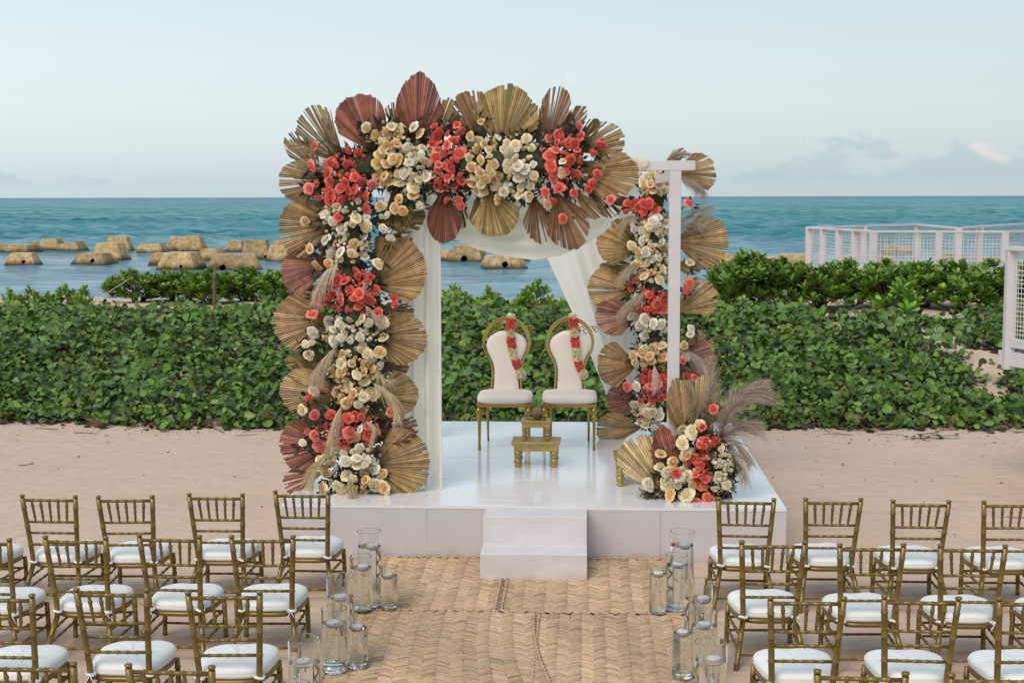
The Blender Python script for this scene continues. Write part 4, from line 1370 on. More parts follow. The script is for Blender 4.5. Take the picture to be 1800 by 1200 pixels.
TH_OUT = [(.515, .185), (.62, .178), (.72, .170), (.82, .168), (.90, .182), (.97, .218), (1.04, .255), (1.13, .276), (1.21, .265), (1.28, .236), (1.34, .190), (1.38, .140), (1.41, .075), (1.42, 0)]


def interp(tab, x):
    for (a, va), (b, vb) in zip(tab[:-1], tab[1:]):
        if a <= x <= b:
            return va + (vb - va) * (x - a) / (b - a)
    return tab[-1][1]


def make_throne(px, label):
    p = on_z(px, 792, PZ)
    root = tag(empty('throne_chair', (p.x, p.y, PZ + .001)), label, 'throne', 'gold and cream throne chairs')
    for sx in (-1, 1):
        m = MB()
        m.lathe([(.010, 0), (.019, .004), (.020, .02), (.014, .035), (.020, .05), (.013, .065), (.0145, .09), (.019, .30), (.021, .335), (.030, .345), (.034, .365), (.030, .385), (.018, .395), (.036, .41), (.042, .432), (.036, .455), (.02, .468), (.024, .48)], 14)
        obj('leg', m.mesh('leg', M['mirrorgold']), root, T((sx * .272, .03, 0)))
        m = MB(); m.tube([(0, .12, 0), (0, .06, .16), (0, .015, .34), (0, 0, .49)], [.012, .014, .016, .018], 8)
        obj('leg', m.mesh('leg', M['mirrorgold']), root, T((sx * .215, .52, 0)))
    m = MB(); m.box((0, .27, .497), (.60, .54, .034))
    obj('seat_frame', m.mesh('seat_frame', M['mirrorgold'], False, bevel=.006), root)
    # seat cushion: rounded slab
    m = MB()

    def seat(u, v):
        a = u * 2 * math.pi
        ex = 5
        ca, sa = math.cos(a), math.sin(a)
        rr = (abs(ca) ** ex + abs(sa) ** ex) ** (-1 / ex)
        prof = [(.0, 0), (.93, 0), (.985, .012), (1.0, .04), (.985, .07), (.93, .092), (.75, .103), (.35, .108), (0, .109)]
        s, z = prof[int(round(v * 8))]
        return (rr * ca * .305 * s, .27 + rr * sa * .285 * s, .514 + z)
    m.grid(seat, 48, 8)
    obj('seat', m.mesh('seat', M['cream']), root)
    # back frame band
    out = [(z, w) for z, w in TH_OUT]
    left = [(-w, z) for z, w in out]
    right = [(w, z) for z, w in reversed(out[:-1])]
    loop = left + right
    # smooth it by resampling with Catmull-Rom
    pts = []
    for i in range(len(loop) - 1):
        p0, p1, p2, p3 = loop[max(i - 1, 0)], loop[i], loop[i + 1], loop[min(i + 2, len(loop) - 1)]
        for k in range(4):
            f = k / 4
            pts.append(tuple(.5 * (2 * p1[c] + (p2[c] - p0[c]) * f + (2 * p0[c] - 5 * p1[c] + 4 * p2[c] - p3[c]) * f * f + (3 * p1[c] - p0[c] - 3 * p2[c] + p3[c]) * f ** 3) for c in (0, 1)))
    pts.append(loop[-1])
    ypos = lambda z: .50 + (z - .5) * .11
    m = MB()
    ring = []
    for i, (x, z) in enumerate(pts):
        a, b = pts[max(i - 1, 0)], pts[min(i + 1, len(pts) - 1)]
        tx, tz = b[0] - a[0], b[1] - a[1]
        l = math.hypot(tx, tz); nx, nz = tz / l, -tx / l        # towards the inside
        th = .020 + .022 * max(0, min(1, (z - .9) / .35))
        for din, dy in ((0, -.022), (th, -.022), (th, .022), (0, .022)):
            ring.append((x + nx * din, ypos(z) + dy, z + nz * din))
    fs = []
    for i in range(len(pts) - 1):
        for k in range(4):
            fs.append((i * 4 + k, i * 4 + (k + 1) % 4, (i + 1) * 4 + (k + 1) % 4, (i + 1) * 4 + k))
    fs += [(0, 1, 2, 3), tuple(len(ring) - 4 + k for k in (3, 2, 1, 0))]
    m.add(ring, fs)
    obj('back_frame', m.mesh('back_frame', M['mirrorgold'], False), root)
    # padded back
    m = MB()

    def pad(u, v, s):
        z = .56 + (1.265 - .56) * v
        w = interp(TH_OUT, z) - .034 - .016 * max(0, min(1, (z - .9) / .3))
        if v > .9:
            w *= 1.0
        x = (u * 2 - 1) * w
        top = .055 * max(0, (abs(u * 2 - 1)) - .35) ** 1.3 * (v > .55) * ((v - .55) / .45) ** 2 * 2.2
        e = max(0, 1 - abs(u * 2 - 1) ** 6) ** .5 * (1 - max(0, (v - .93) / .07) ** 3)
        return (x, ypos(z) - s * (.012 + .032 * e), z - top)
    m.grid(lambda u, v: pad(u, v, 1), 20, 26)
    m.grid(lambda u, v: pad(u, v, -.5), 20, 26)
    obj('backrest', m.mesh('backrest', M['cream']), root)
    # scrolls in the gap under the crown
    m = MB()
    for cx, cz, rr in ((-.185, 1.255, .026), (-.14, 1.285, .022), (-.09, 1.31, .024), (-.035, 1.325, .02), (.02, 1.33, .022), (.075, 1.315, .024), (.13, 1.29, .022), (.18, 1.26, .026), (.235, 1.285, .026), (.275, 1.30, .020), (.30, 1.275, .024)):
        pts2 = [(cx + rr * math.cos(a), ypos(cz) + .012, cz + rr * math.sin(a)) for a in np.linspace(0, 5.4, 12)]
        m.tube(pts2, .0055, 6)
    obj('scroll_ornament', m.mesh('scroll_ornament', M['mirrorgold']), root)
    return root


make_throne(886, 'gold and cream throne chair nearer the left curtain, behind the gold stool')
make_throne(1000.5, 'gold and cream throne chair nearer the diagonal curtain and right flower column')


def make_garland(path, Y, label):
    P = [on_y(x, y, Y) for x, y in path]
    root = tag(empty('flower_garland', P[-1]), label, 'garland', 'flower garlands hung on the thrones')
    n = 26
    bands = ['cream', 'coral', 'coral', 'coral', 'coral', 'cream', 'cream', 'cream', 'coral', 'coral', 'coral', 'coral', 'cream', 'cream', 'cream', 'cream', 'coral', 'coral', 'coral', 'coral', 'cream', 'cream', 'cream', 'cream', 'cream', 'cream']
    for i in range(n):
        f = i / (n - 1) * (len(P) - 1); a = min(int(f), len(P) - 2)
        p = P[a].lerp(P[a + 1], f - a)
        for k in range(3):
            ang = k * 2.1 + i * .8
            q = p + Vector((.026 * math.cos(ang), -.012 + .014 * math.sin(ang * 1.3), .010 * math.sin(ang)))
            d = Vector((math.cos(ang), -.9, .5 * math.sin(ang) + .1)).normalized().to_track_quat('Z', 'Y').to_matrix().to_4x4()
            obj('blossom', RNG.choice(ROSES[bands[i] + 's']), root, T(q - P[-1]) @ d @ Matrix.Scale(.038 * RNG.uniform(.85, 1.15), 4))
    m = MB(); m.tube([p - P[-1] for p in P], .006, 6)
    obj('cord', m.mesh('cord', M['string']), root)


gy = on_z(886, 792, PZ).y + .50
make_garland([(898, 556), (896, 575), (897, 592), (899, 606), (903, 626), (909, 642), (914, 652), (917, 658)], gy, 'coral and cream flower garland draped over the throne nearer the left curtain')
make_garland([(1006, 556), (1008, 572), (1009, 590), (1011, 606), (1014, 628), (1019, 646), (1024, 654), (1027, 660)], gy, 'coral and cream flower garland draped over the throne nearer the diagonal curtain')


def turned_leg(h, r):
    m = MB()
    m.lathe([(r * .55, 0), (r * .8, h * .02), (r * .85, h * .10), (r * .55, h * .16), (r * .9, h * .24), (r, h * .36), (r * .85, h * .48), (r * .6, h * .54), (r * .95, h * .60), (r * .95, h * .68), (r * .7, h * .74), (r * 1.0, h * .78), (r * 1.0, h)], 14)
    return m


def make_stool(name, loc, w, d, h, label, top=.04, legr=.04):
    root = tag(empty(name, loc, RNG.uniform(-.03, .03)), label, 'stool', 'carved gold wooden stools')
    lh = h * .62
    me = turned_leg(lh, legr).mesh('leg', M['goldstool'])
    for sx in (-1, 1):
        for sy in (-1, 1):
            obj('leg', me, root, T((sx * (w / 2 - legr * 1.5), sy * (d / 2 - legr * 1.5), 0)))
    m = MB()
    a = lh
    m.box((0, 0, a + (h - a) * .25), (w * .90, d * .90, (h - a) * .5))
    m.box((0, 0, a + (h - a) * .60), (w * .95, d * .95, (h - a) * .2 - .002))
    obj('apron', m.mesh('apron', M['goldstool'], False, bevel=.004), root)
    m = MB(); m.box((0, 0, h - (h - a) * .15), (w, d, (h - a) * .29))
    obj('top', m.mesh('top', M['goldstool'], False, bevel=.006), root)
    return root


sp1 = on_z(942, 822, PZ)
st_h = .27
make_stool('gold_stool', (sp1.x, sp1.y + .16, PZ + .001), .50, .34, st_h, 'low gold wooden stool in front of the thrones, bearing a small gold stand', legr=.042)
make_stool('gold_stand', (sp1.x - .005, sp1.y + .22, PZ + .003 + st_h), .315, .24, .20, 'small gold carved stand with a coconut, set on the low stool', legr=.026)
sp3 = on_z(1088, 856, PZ)
make_stool('gold_stool', (sp3.x + .21, sp3.y + .18, PZ + .001), .52, .36, .30, 'low gold wooden stool half hidden behind the pale palm leaf', legr=.044)
# offering on the small stand: coconut with mango leaves
oc = Vector((sp1.x - .005, sp1.y + .22, PZ + .004 + st_h + .20))
bm = bmesh.new(); bmesh.ops.create_icosphere(bm, subdivisions=3, radius=.062)
for v in bm.verts:
    v.co.z = v.co.z * 1.12 + .058
    v.co *= 1 + .04 * float(wob(v.co.x * 1.0, v.co.y + v.co.z * 2, 60, 2))
me = bpy.data.meshes.new('coconut'); bm.to_mesh(me); bm.free(); me.shade_smooth(); me.materials.append(M['coconut'])
croot = tag(empty('coconut_offering', oc + Vector((.015, 0, 0))), 'brown coconut ringed by green leaves on the small gold stand', 'coconut')
obj('coconut', me, croot, Matrix.Identity(4))


def leaf_grid(L, w, fold, curl, col):
    m = MB()

    def fn(u, v):
        ww = w * math.sin(math.pi * min(.97, .10 + v * .88)) ** .8
        x = (u * 2 - 1) * ww
        return (x, L * v, fold * abs(u * 2 - 1) * ww - curl * v * v * L)
    m.grid(fn, 4, 7, col=col)
    return m.mesh('leaf', M['leaf'], color=True)


for a, el, L, sc in ((1.75, .9, .12, (.07, .18, .035)), (-2.0, .2, .13, (.06, .16, .03)), (2.2, .3, .12, (.05, .14, .025)), (.15, 1.45, .15, (.08, .20, .03)), (.9, .15, .12, (.10, .19, .03)), (-2.9, .5, .11, (.05, .13, .02))):
    mw = T((.0, -.02 if a < 0 else .01, .02)) @ Matrix.Rotation(a, 4, 'Z') @ Matrix.Rotation(el, 4, 'X')
    obj('leaf', leaf_grid(L * 1.25, .040, .35, .25, sc), croot, mw)
for dx_, z_ in ((.075, .015), (.10, .03)):
    m = MB(); m.lathe([(.004, 0), (.02, .006), (.024, .022), (.016, .038), (.003, .042)], 12)
    obj('leaf_bud', m.mesh('leaf_bud', pm('marigold_bud', (.42, .30, .05), .6)), croot, T((dx_ * .9, -.03, z_ - .015)))


# ------------------------------------------------------------------ bamboo-turned gold chairs
def sweep_post(pts, r, node_every=.16):
    """a turned rod along a polyline with little rings"""
    m = MB()
    P = [Vector(p) for p in pts]
    seg = [(b - a).length for a, b in zip(P[:-1], P[1:])]
    tot = sum(seg)

    def at(s):
        for a, b, l in zip(P[:-1], P[1:], seg):
            if s <= l + 1e-6:
                return a.lerp(b, s / l)
            s -= l
        return P[-1]
    ss, rr = [0.0], [r * .9]
    s = node_every * .55
    acc = 0
    brk = []
    for l in seg[:-1]:
        acc += l; brk.append(acc)
    ev = []
    while s < tot - .03:
        ev += [(s - .008, r), (s - .004, r * 1.16), (s + .004, r * 1.16), (s + .008, r)]
        s += node_every
    ev += [(b, r) for b in brk]
    ev.sort()
    for a, b in ev:
        ss.append(a); rr.append(b)
    ss.append(tot); rr.append(r)
    m.tube([at(a) for a in ss], rr, 10)
    return m


def make_chair():
    root = empty('banquet_chair', (0, 0, 0))
    wt, ws, wf = .216, .183, .248      # half widths of the back: top, seat, feet
    top = .885
    for s in (-1, 1):
        m = sweep_post([(s * (wf + .006), -.165, -.035), (s * ws, .0, .315), (s * (ws + .002), -.006, .40), (s * wt, -.10, top)], .0195)
        o = obj('leg', m.mesh('leg', M['gold']), root)
        m = MB(); m.lathe([(.010, 0), (.012, .006), (.019, .010), (.022, .017), (.019, .024), (.008, .028)], 12)
        obj('finial', m.mesh('finial', M['gold']), o, T((s * wt, -.10, top)))
        m = sweep_post([(s * .226, .455, .30), (s * .234, .465, -.035)], .0180, .11)
        obj('leg', m.mesh('leg', M['gold']), root)

    def back(z, x):
        f = (z - .40) / (top - .40)
        return Vector((x * (ws + (wt - ws) * f), -.006 - .094 * f, z))
    rails = (.865, .682, .588, .488)
    for z in rails:
        m = MB(); rail_between(m, back(z, -.95), back(z, .95), .0105 if z < .8 else .0125, 5)
        obj('back_rail', m.mesh('back_rail', M['gold']), root)
    for k in range(5):
        x = -.667 + k * .3335
        a, b = back(.682, x * .94), back(.865, x)
        m = MB()
        pr = [(0, .006), (.10, .0085), (.22, .0105), (.25, .0135), (.28, .0105), (.46, .010), (.50, .0135), (.54, .010), (.72, .0125), (.75, .0155), (.78, .0125), (.92, .0095), (1, .007)]
        m.tube([a.lerp(b, f) for f, _ in pr], [q for _, q in pr], 8)
        obj('spindle', m.mesh('spindle', M['gold']), root)

    def outline(a, grow=0.0):
        # trapezoid with rounded corners: narrow at the back, wide and bowed in front
        ca, sa = math.cos(a), math.sin(a)
        ex = 3.6
        rr = (abs(ca) ** ex + abs(sa) ** ex) ** (-1 / ex)
        y = rr * sa
        w = .205 + .050 * (y * .5 + .5)
        return ((w + grow) * rr * ca, .245 + (.248 + grow) * y + .022 * max(0, sa) * (1 - abs(ca)))
    m = MB()
    prof = [(.94, .287), (1.0, .292), (1.012, .306), (1.0, .320), (.90, .324)]
    n = 40
    vs_, fs = [], []
    for s, z in prof:
        for k in range(n):
            x, y = outline(2 * math.pi * k / n)
            vs_.append((x * s, .245 + (y - .245) * s, z))
    for i in range(len(prof) - 1):
        for k in range(n):
            fs.append((i * n + k, i * n + (k + 1) % n, (i + 1) * n + (k + 1) % n, (i + 1) * n + k))
    fs += [tuple(range(n - 1, -1, -1)), tuple((len(prof) - 1) * n + k for k in range(n))]
    m.add(vs_, fs)
    obj('seat_frame', m.mesh('seat_frame', M['gold']), root)
    m = MB()
    prof = [(.90, .3245), (.985, .327), (1.015, .340), (1.022, .350), (1.014, .355), (1.024, .360), (1.015, .376), (.965, .394), (.80, .407), (.45, .416), (.15, .418), (0.02, .418)]
    vs_, fs = [], []
    for i, (s, z) in enumerate(prof):
        for k in range(n):
            x, y = outline(2 * math.pi * k / n)
            ww = .004 * math.sin(k * 1.7 + i) * (z < .49)
            vs_.append((x * (s + ww), .252 + (y - .245) * (s + ww), z + .004 * math.sin(x * 21 + y * 9) * (.36 < z) + .003 * math.sin(y * 31 - x * 13) * (.36 < z)))
    for i in range(len(prof) - 1):
        for k in range(n):
            fs.append((i * n + k, i * n + (k + 1) % n, (i + 1) * n + (k + 1) % n, (i + 1) * n + k))
    fs += [tuple(range(n - 1, -1, -1)), tuple((len(prof) - 1) * n + k for k in range(n))]
    m.add(vs_, fs)
    cu = obj('cushion', m.mesh('cushion', M['cushion']), root)
    for s in (-1, 1):
        m = MB()
        m.tube([(s * ws + .0225 * math.cos(a), -.0 + .0225 * math.sin(a), .342 + .004 * math.sin(a * 2)) for a in np.linspace(0, 6.2, 14)], .009, 6, sx=1.6)
        obj('tie', m.mesh('tie', M['cushion']), cu)
    for s in (-1, 1):
        for z in (.215, .125):
            fa = 1 - z / .315
            a = Vector((s * (ws + (wf - ws) * fa), -.150 * fa, z)); b = Vector((s * (.226 + .008 * (1 - z / .3)), .458, z))
            m = MB(); rail_between(m, a, b, .0098, 4)
            obj('stretcher', m.mesh('stretcher', M['gold']), root)
    for z in (.20, .10):
        m = MB(); rail_between(m, (-.226, .459, z), (.226, .459, z), .0098, 4)
        obj('stretcher', m.mesh('stretcher', M['gold']), root)
    m = MB(); rail_between(m, (-.225, -.105, .10), (.225, -.105, .10), .0098, 4)
    obj('stretcher', m.mesh('stretcher', M['gold']), root)
    return root


CH = {  # finial pixels (left x, right x, y); rows count from the stage
    ('left', 1): [(480, 580.5, 864.5), (329, 430, 868), (171.6, 272.4, 872.5), (34.5, 135.6, 871.5), (-112, -12, 876)],
    ('left', 2): [(403, 518, 942.3), (238.5, 354, 941), (75, 189.6, 943.7), (-93, 20, 946.5)],
    ('left', 3): [(327.6, 462, 1041.5), (129, 265, 1037), (-75, 61, 1045)],
    ('left', 4): [(216.6, 380, 1170), (-27, 135, 1165)],
    ('right', 1): [(1258.8, 1362, 877.5), (1410, 1516, 877), (1564, 1671.7, 879.5), (1727, 1834, 881)],
    ('right', 2): [(1298.4, 1418, 951.5), (1473.2, 1595, 957.3), (1649, 1775, 960.3), (1828, 1953, 964)],
    ('right', 3): [(1348.9, 1486.7, 1050), (1548, 1689.8, 1050), (1752, 1894, 1051)],
    ('right', 4): [(1429.6, 1600, 1182), (1665.7, 1838, 1188)],
}
ROW = {1: 'front row', 2: 'second row', 3: 'third row', 4: 'fourth row'}
POS = ['at the aisle end', 'second from the aisle', 'third from the aisle', 'fourth from the aisle', 'fifth from the aisle']
proto = make_chair()
first = True
bow_done = 0
for (side, row), lst in CH.items():
    for i, (xl, xr, y) in enumerate(lst):
        c = proto if first else copy_tree(proto)
        first = False
        pl, pr = on_z(xl, y, .90), on_z(xr, y, .90)
        mid = (pl + pr) / 2
        rz = RNG.uniform(-.05, .05)
        off = Matrix.Rotation(rz, 3, 'Z') @ Vector((0, -.10, 0))
        c.location = (mid.x - off.x, mid.y - off.y, RNG.uniform(-.004, .003))
        c.rotation_euler = (RNG.uniform(-.008, .008), RNG.uniform(-.008, .008), rz)
        tag(c, f'gold bamboo-turned chair with white cushion, {side} of the aisle, {ROW[row]}, {POS[i]}', 'chair', 'gold banquet chairs facing the stage')
        # a loose bow at some cushion corners
        if row >= 2 and RNG.random() < .75:
            cu = [k for k in c.children if k.name.startswith('cushion')][0]
            sx = RNG.choice((-1, 1))
            m = MB()
            for w_ in (-1, 1):
                m.tube([(sx * .18, -.022, .342), (sx * .18 + w_ * .020, -.032, .356), (sx * .18 + w_ * .034, -.034, .346), (sx * .18 + w_ * .018, -.030, .336), (sx * .18, -.024, .340)], .0036, 5)
                m.tube([(sx * .18, -.024, .340), (sx * .18 + w_ * .014, -.032, .315), (sx * .18 + w_ * .030, -.03, .285 + RNG.uniform(-.01, .01))], .0034, 5)
            obj('tie', m.mesh('tie', M['cushion']), cu)


# ------------------------------------------------------------------ glass vases with floating candles
def make_vase(px, py, h, r, fill, label, clabel, cdx, cdy):
    p = on_z(px, py, h)
    gzv = .030 if (-1.93 < p.x < .84 and p.y < 12.5) else .004
    zb = gzv + .012
    root = tag(empty('glass_vase', (p.x, p.y, zb)), label, 'vase', 'cylinder vases lining the aisle')
    t = .0045
    m = MB()
    n = 40
    prof = [(r * .90, 0), (r * .985, .003), (r, .012), (r, h - .002), (r - t * .3, h), (r - t * .7, h), (r - t, h - .002), (r - t, .030), (r - t - .006, .022), (.001, .020)]
    m.lathe(prof, n)
    me = m.mesh('cylinder', M['glass']); me.set_sharp_from_angle(angle=R_(25))
    obj('cylinder', me, root)
    m = MB()
    ri = r - t + .0006
    m.lathe([(.001, .0195), (ri - .007, .0212), (ri, .0295), (ri, h * fill - .002), (ri - .003, h * fill - .0035), (.001, h * fill - .004)], n)
    me = m.mesh('water', M['water']); me.set_sharp_from_angle(angle=R_(25))
    obj('water', me, root)
    cr = min(.043, r * .56)
    m = MB()
    m.lathe([(.002, -.026), (cr * .62, -.025), (cr * .86, -.014), (cr, .004), (cr * .98, .012), (cr * .9, .016), (cr * .4, .013), (.001, .013)], 28)
    cd = obj('floating_candle', m.mesh('floating_candle', M['candle']), None, T((p.x + cdx * (r - cr - .008), p.y + cdy * (r - cr - .008), zb + h * fill - .001)))
    tag(cd, clabel, 'candle', 'white floating candles in the vases')
    m = MB(); m.tube([(0, 0, .012), (.001, 0, .024), (.003, 0, .028)], .0012, 5)
    obj('wick', m.mesh('wick', M['wick']), cd)


TALL, MEDV, SML = (.60, .0965), (.44, .088), (.345, .068)
VS = [
    (649, 941.5, TALL, .80, .6, 'tall', 'left', 'cluster nearest the stage'), (634.5, 985.5, MEDV, .80, .4, 'medium', 'left', 'cluster nearest the stage'), (684, 1004, SML, .80, -.5, 'short', 'left', 'cluster nearest the stage'),
    (598, 1021.5, TALL, .76, .1, 'tall', 'left', 'middle cluster'), (587.4, 1078.5, MEDV, .78, -.2, 'medium', 'left', 'middle cluster'), (629, 1096, SML, .82, -.3, 'short', 'left', 'middle cluster'),
    (534.6, 1132.5, TALL, .76, -.1, 'tall', 'left', 'nearest cluster to viewer'), (519, 1214, MEDV, .78, .2, 'medium', 'left', 'nearest cluster to viewer'),
    (1199.3, 942, TALL, .82, .4, 'tall', 'right', 'cluster nearest the stage'), (1190, 983, MEDV, .82, .3, 'medium', 'right', 'cluster nearest the stage'), (1157, 1009, SML, .90, .0, 'short', 'right', 'cluster nearest the stage'),
    (1228, 1031, TALL, .80, .7, 'tall', 'right', 'middle cluster'), (1238, 1085, MEDV, .80, .0, 'medium', 'right', 'middle cluster'), (1200, 1112, SML, .90, .0, 'short', 'right', 'middle cluster'),
    (1250, 1139, TALL, .82, .4, 'tall', 'right', 'nearest cluster to viewer'), (1262, 1220, MEDV, .80, .3, 'medium', 'right', 'nearest cluster to viewer'),
]
for px, py, (h, r), fill, cdx, size, side, where in VS:
    make_vase(px, py, h, r, fill, f'{size} glass cylinder vase of water {side} of the aisle, {where}', f'floating candle in the {size} vase {side} of the aisle, {where}', cdx, RNG.uniform(-.6, .5))


# ------------------------------------------------------------------ concrete reef blocks in the lagoon
def make_block(x0, x1, yt, yb, k, label, taper=.20, hole=None, tilt=0.0, yawr=None):
    yb_ = yb
    cxp = (x0 + x1) / 2
    p = on_z(cxp, yb_, SEA)
    ppm = FPX / p.y
    w = (x1 - x0) / ppm * .96
    h = (yb_ - yt) / ppm * 1.0
    d = w * .85
    below = .5
    bm = bmesh.new()
    hb, wt_, dt_ = h, w * (1 - 2 * taper) / 2, d * (1 - 2 * taper) / 2
    k_ = 1 + below / h * (taper * 2) * .9
    vb = [bm.verts.new((sx * w / 2 * k_, sy * d / 2 * k_, -below)) for sx, sy in ((-1, -1), (1, -1), (1, 1), (-1, 1))]
    vt = [bm.verts.new((sx * wt_, sy * dt_, h)) for sx, sy in ((-1, -1), (1, -1), (1, 1), (-1, 1))]
    bm.faces.new(vt)
    for a in (1, 2, 3):
        b = (a + 1) % 4
        bm.faces.new((vb[a], vb[b], vt[b], vt[a]))
    rnd = random.Random(k)
    # front face, with or without the round opening
    if hole is None:
        bm.faces.new((vb[0], vb[1], vt[1], vt[0]))
    else:
        hx, hz, hr = hole
        hr = hr * w * 1.35; cx_ = hx * w; cz_ = hz * h
        nrm = Vector((0, -1, 0))
        sl = (d / 2 - dt_) / h
        n = 14
        ring = []
        for i in range(n):
            a = 2 * math.pi * i / n - 3 * math.pi / 4
            z = cz_ + hr * math.sin(a)
            ring.append(bm.verts.new((cx_ + hr * math.cos(a), -d / 2 + sl * z, z)))
        cor = [vb[0], vb[1], vt[1], vt[0]]
        q = n / 4
        for i in range(n):
            c = cor[int(i // q) % 4]
            c2 = cor[int(((i + 1) % n) // q) % 4]
            bm.faces.new((c, ring[(i + 1) % n], ring[i])[::-1])
            if c2 is not c:
                bm.faces.new((c, c2, ring[(i + 1) % n]))
        inner = [bm.verts.new((v.co.x, v.co.y + .7, v.co.z)) for v in ring]
        for i in range(n):
            f = bm.faces.new((ring[i], ring[(i + 1) % n], inner[(i + 1) % n], inner[i]))
            f.material_index = 1
        f = bm.faces.new(inner); f.material_index = 1
    bmesh.ops.recalc_face_normals(bm, faces=bm.faces)
    if hole is None:
        bmesh.ops.bevel(bm, geom=list(bm.edges), offset=.03 * min(w, 2), segments=2, affect='EDGES')
        bmesh.ops.subdivide_edges(bm, edges=list(bm.edges), cuts=3, use_grid_fill=True)
        for v in bm.verts:
            f = float(wob(v.co.x * 1.3 + k, v.co.y + v.co.z * 1.7, 4.0, k)) * .016 * w / 3
            v.co += Vector((f, f * .6, f))
    me = bpy.data.meshes.new('reef_block'); bm.to_mesh(me); bm.free()
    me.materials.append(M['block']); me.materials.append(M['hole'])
    o = obj('reef_block', me, None, T((p.x, p.y + d / 2, SEA)) @ Matrix.Rotation(yawr if yawr is not None else rnd.uniform(-.25, .25), 4, 'Z') @ Matrix.Rotation(tilt, 4, 'Y'))
    tag(o, label, 'concrete block', 'concrete breakwater blocks in the lagoon')


BL = [
    (-8, 59, 430, 444, .08, None, .03, 'long flat concrete block at the left picture edge, behind a holed block'), (50, 64, 424, 432, .15, None, 0, 'tiny dark concrete block peeping out behind the far left pair'),
    (62, 109, 420, 440, .16, None, -.03, 'upright ochre concrete block of the far left pair'), (94, 144, 427, 442, .10, None, -.12, 'dark tilted concrete slab leaning right of the far left pair'),
    (3, 62, 444.5, 467, .16, (.12, .30, .045), 0, 'small holed concrete block alone at the far left of the lagoon'), (175, 229, 415.5, 442, .18, None, .04, 'rear concrete block with a steep right side, behind the holed pair'),
    (156, 218, 427.5, 458, .14, None, 0, 'pale-topped concrete block just behind the low holed block'), (121, 193, 445.5, 465.5, .16, (.12, .35, .045), 0, 'low holed concrete block in front of the pale-topped one'),
    (236, 288, 428.5, 445.5, .10, None, -.05, 'low worn concrete block standing alone between two groups'), (287, 334, 416, 441, .18, None, 0, 'left one of the two tall rear concrete blocks side by side'),
    (310, 359, 415, 442.5, .18, None, 0, 'right one of the two tall rear concrete blocks side by side'), (258, 302, 444.5, 466, .14, None, 0, 'concrete block half hidden behind a wider one, left of it'),
    (272, 350, 444, 474, .15, (.14, .18, .03), 0, 'wide pale concrete block with a steep left side, left of the longest block'), (345, 393, 437, 459, .12, None, -.04, 'concrete block behind the longest block, to its left'),
    (349, 454, 448, 474.5, .12, (-.20, .16, .042), 0, 'longest concrete block, low and pale with a dark hole, above the shrubs'), (394, 428, 423, 442.5, .14, None, .08, 'dark small concrete block left of the tall pale one'),
    (418, 476, 422.5, 456, .17, (.36, .14, .04), 0, 'tall pale concrete block near the palm leaves, behind the longest block'), (466, 512, 432, 460, .14, None, 0, 'concrete block partly hidden by the left palm leaves'), (470, 520, 423, 444, .14, None, 0, 'rear concrete block mostly hidden by the left palm leaves'),
    (772, 792, 437, 458, .14, None, 0, 'sliver of concrete block beside the white curtain'), (786, 856, 432, 461.5, .16, (-.02, .22, .065), 0, 'concrete block with round hole under the swag, nearer the curtain'),
    (842, 924, 450, 472.5, .12, (-.03, .34, .055), 0, 'concrete block with round hole under the swag, centre'), (905, 932, 452, 459, .10, None, 0, 'dark low concrete block behind the centre holed block'),
    (1240, 1294, 448, 472.5, .10, (-.06, .14, .05), 0, 'holed concrete block right of the flower column'), (1286, 1342, 446.5, 466, .10, None, .02, 'dark concrete block next to the holed one, above the right shrubs'), (1324, 1376, 453, 468, .10, None, 0, 'low orange concrete block above the right shrubs'),
    (1368, 1422, 447.5, 466, .08, None, .02, 'dark flat concrete block beside the first railing post'), (1553, 1612, 432, 447, .08, None, 0, 'flat concrete block seen through the rear railing net'), (1538, 1576, 450, 467, .10, None, 0, 'concrete block seen low through the railing net, left'),
    (1652, 1700, 446, 462, .08, None, 0, 'dark concrete block seen low through the railing net, middle'), (1716, 1764, 452, 464, .08, None, 0, 'concrete block seen low through the railing net, right'), (1480, 1512, 450, 464, .1, None, 0, 'concrete block seen between the close railing posts'),
]
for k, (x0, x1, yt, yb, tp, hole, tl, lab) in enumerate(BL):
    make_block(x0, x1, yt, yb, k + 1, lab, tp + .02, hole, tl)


# ------------------------------------------------------------------ boardwalk railings on the right
RZ, DZ = 2.70, 1.57          # rail top, boardwalk level


def net_mesh(a, b, z0, z1, cell=.055, w=.010):
    """knotted net between two points: crossing flat cords"""
    a, b = Vector(a), Vector(b)
    d = (b - a); L = d.length; d.normalize()
    V, Fq = [], []

    def strip(p, q, side):
        k = len(V)
        V.extend([tuple(p - side), tuple(p + side), tuple(q + side), tuple(q - side)]); Fq.append((k, k + 1, k + 2, k + 3))
    r = random.Random(int(L * 1000))
    n = max(2, int(L / cell)); nz = max(2, int((z1 - z0) / cell))
    up = Vector((0, 0, 1))
    nn = d.cross(up) * .004
    for i in range(1, n):
        p = a + d * (L * i / n + r.uniform(-.008, .008))
        q = a + d * (L * i / n + r.uniform(-.012, .012))
        strip(Vector((p.x, p.y, z0)) + nn, Vector((q.x, q.y, z1)) + nn, d * w / 2)
    for j in range(nz + 1):
        zz = z0 + (z1 - z0) * j / nz
        strip(Vector((a.x, a.y, zz + r.uniform(-.008, .008))), Vector((b.x, b.y, zz + r.uniform(-.008, .008))), up * w / 2)
    return mesh_np('net', np.array(V), np.array(Fq), M['net'], smooth=False)


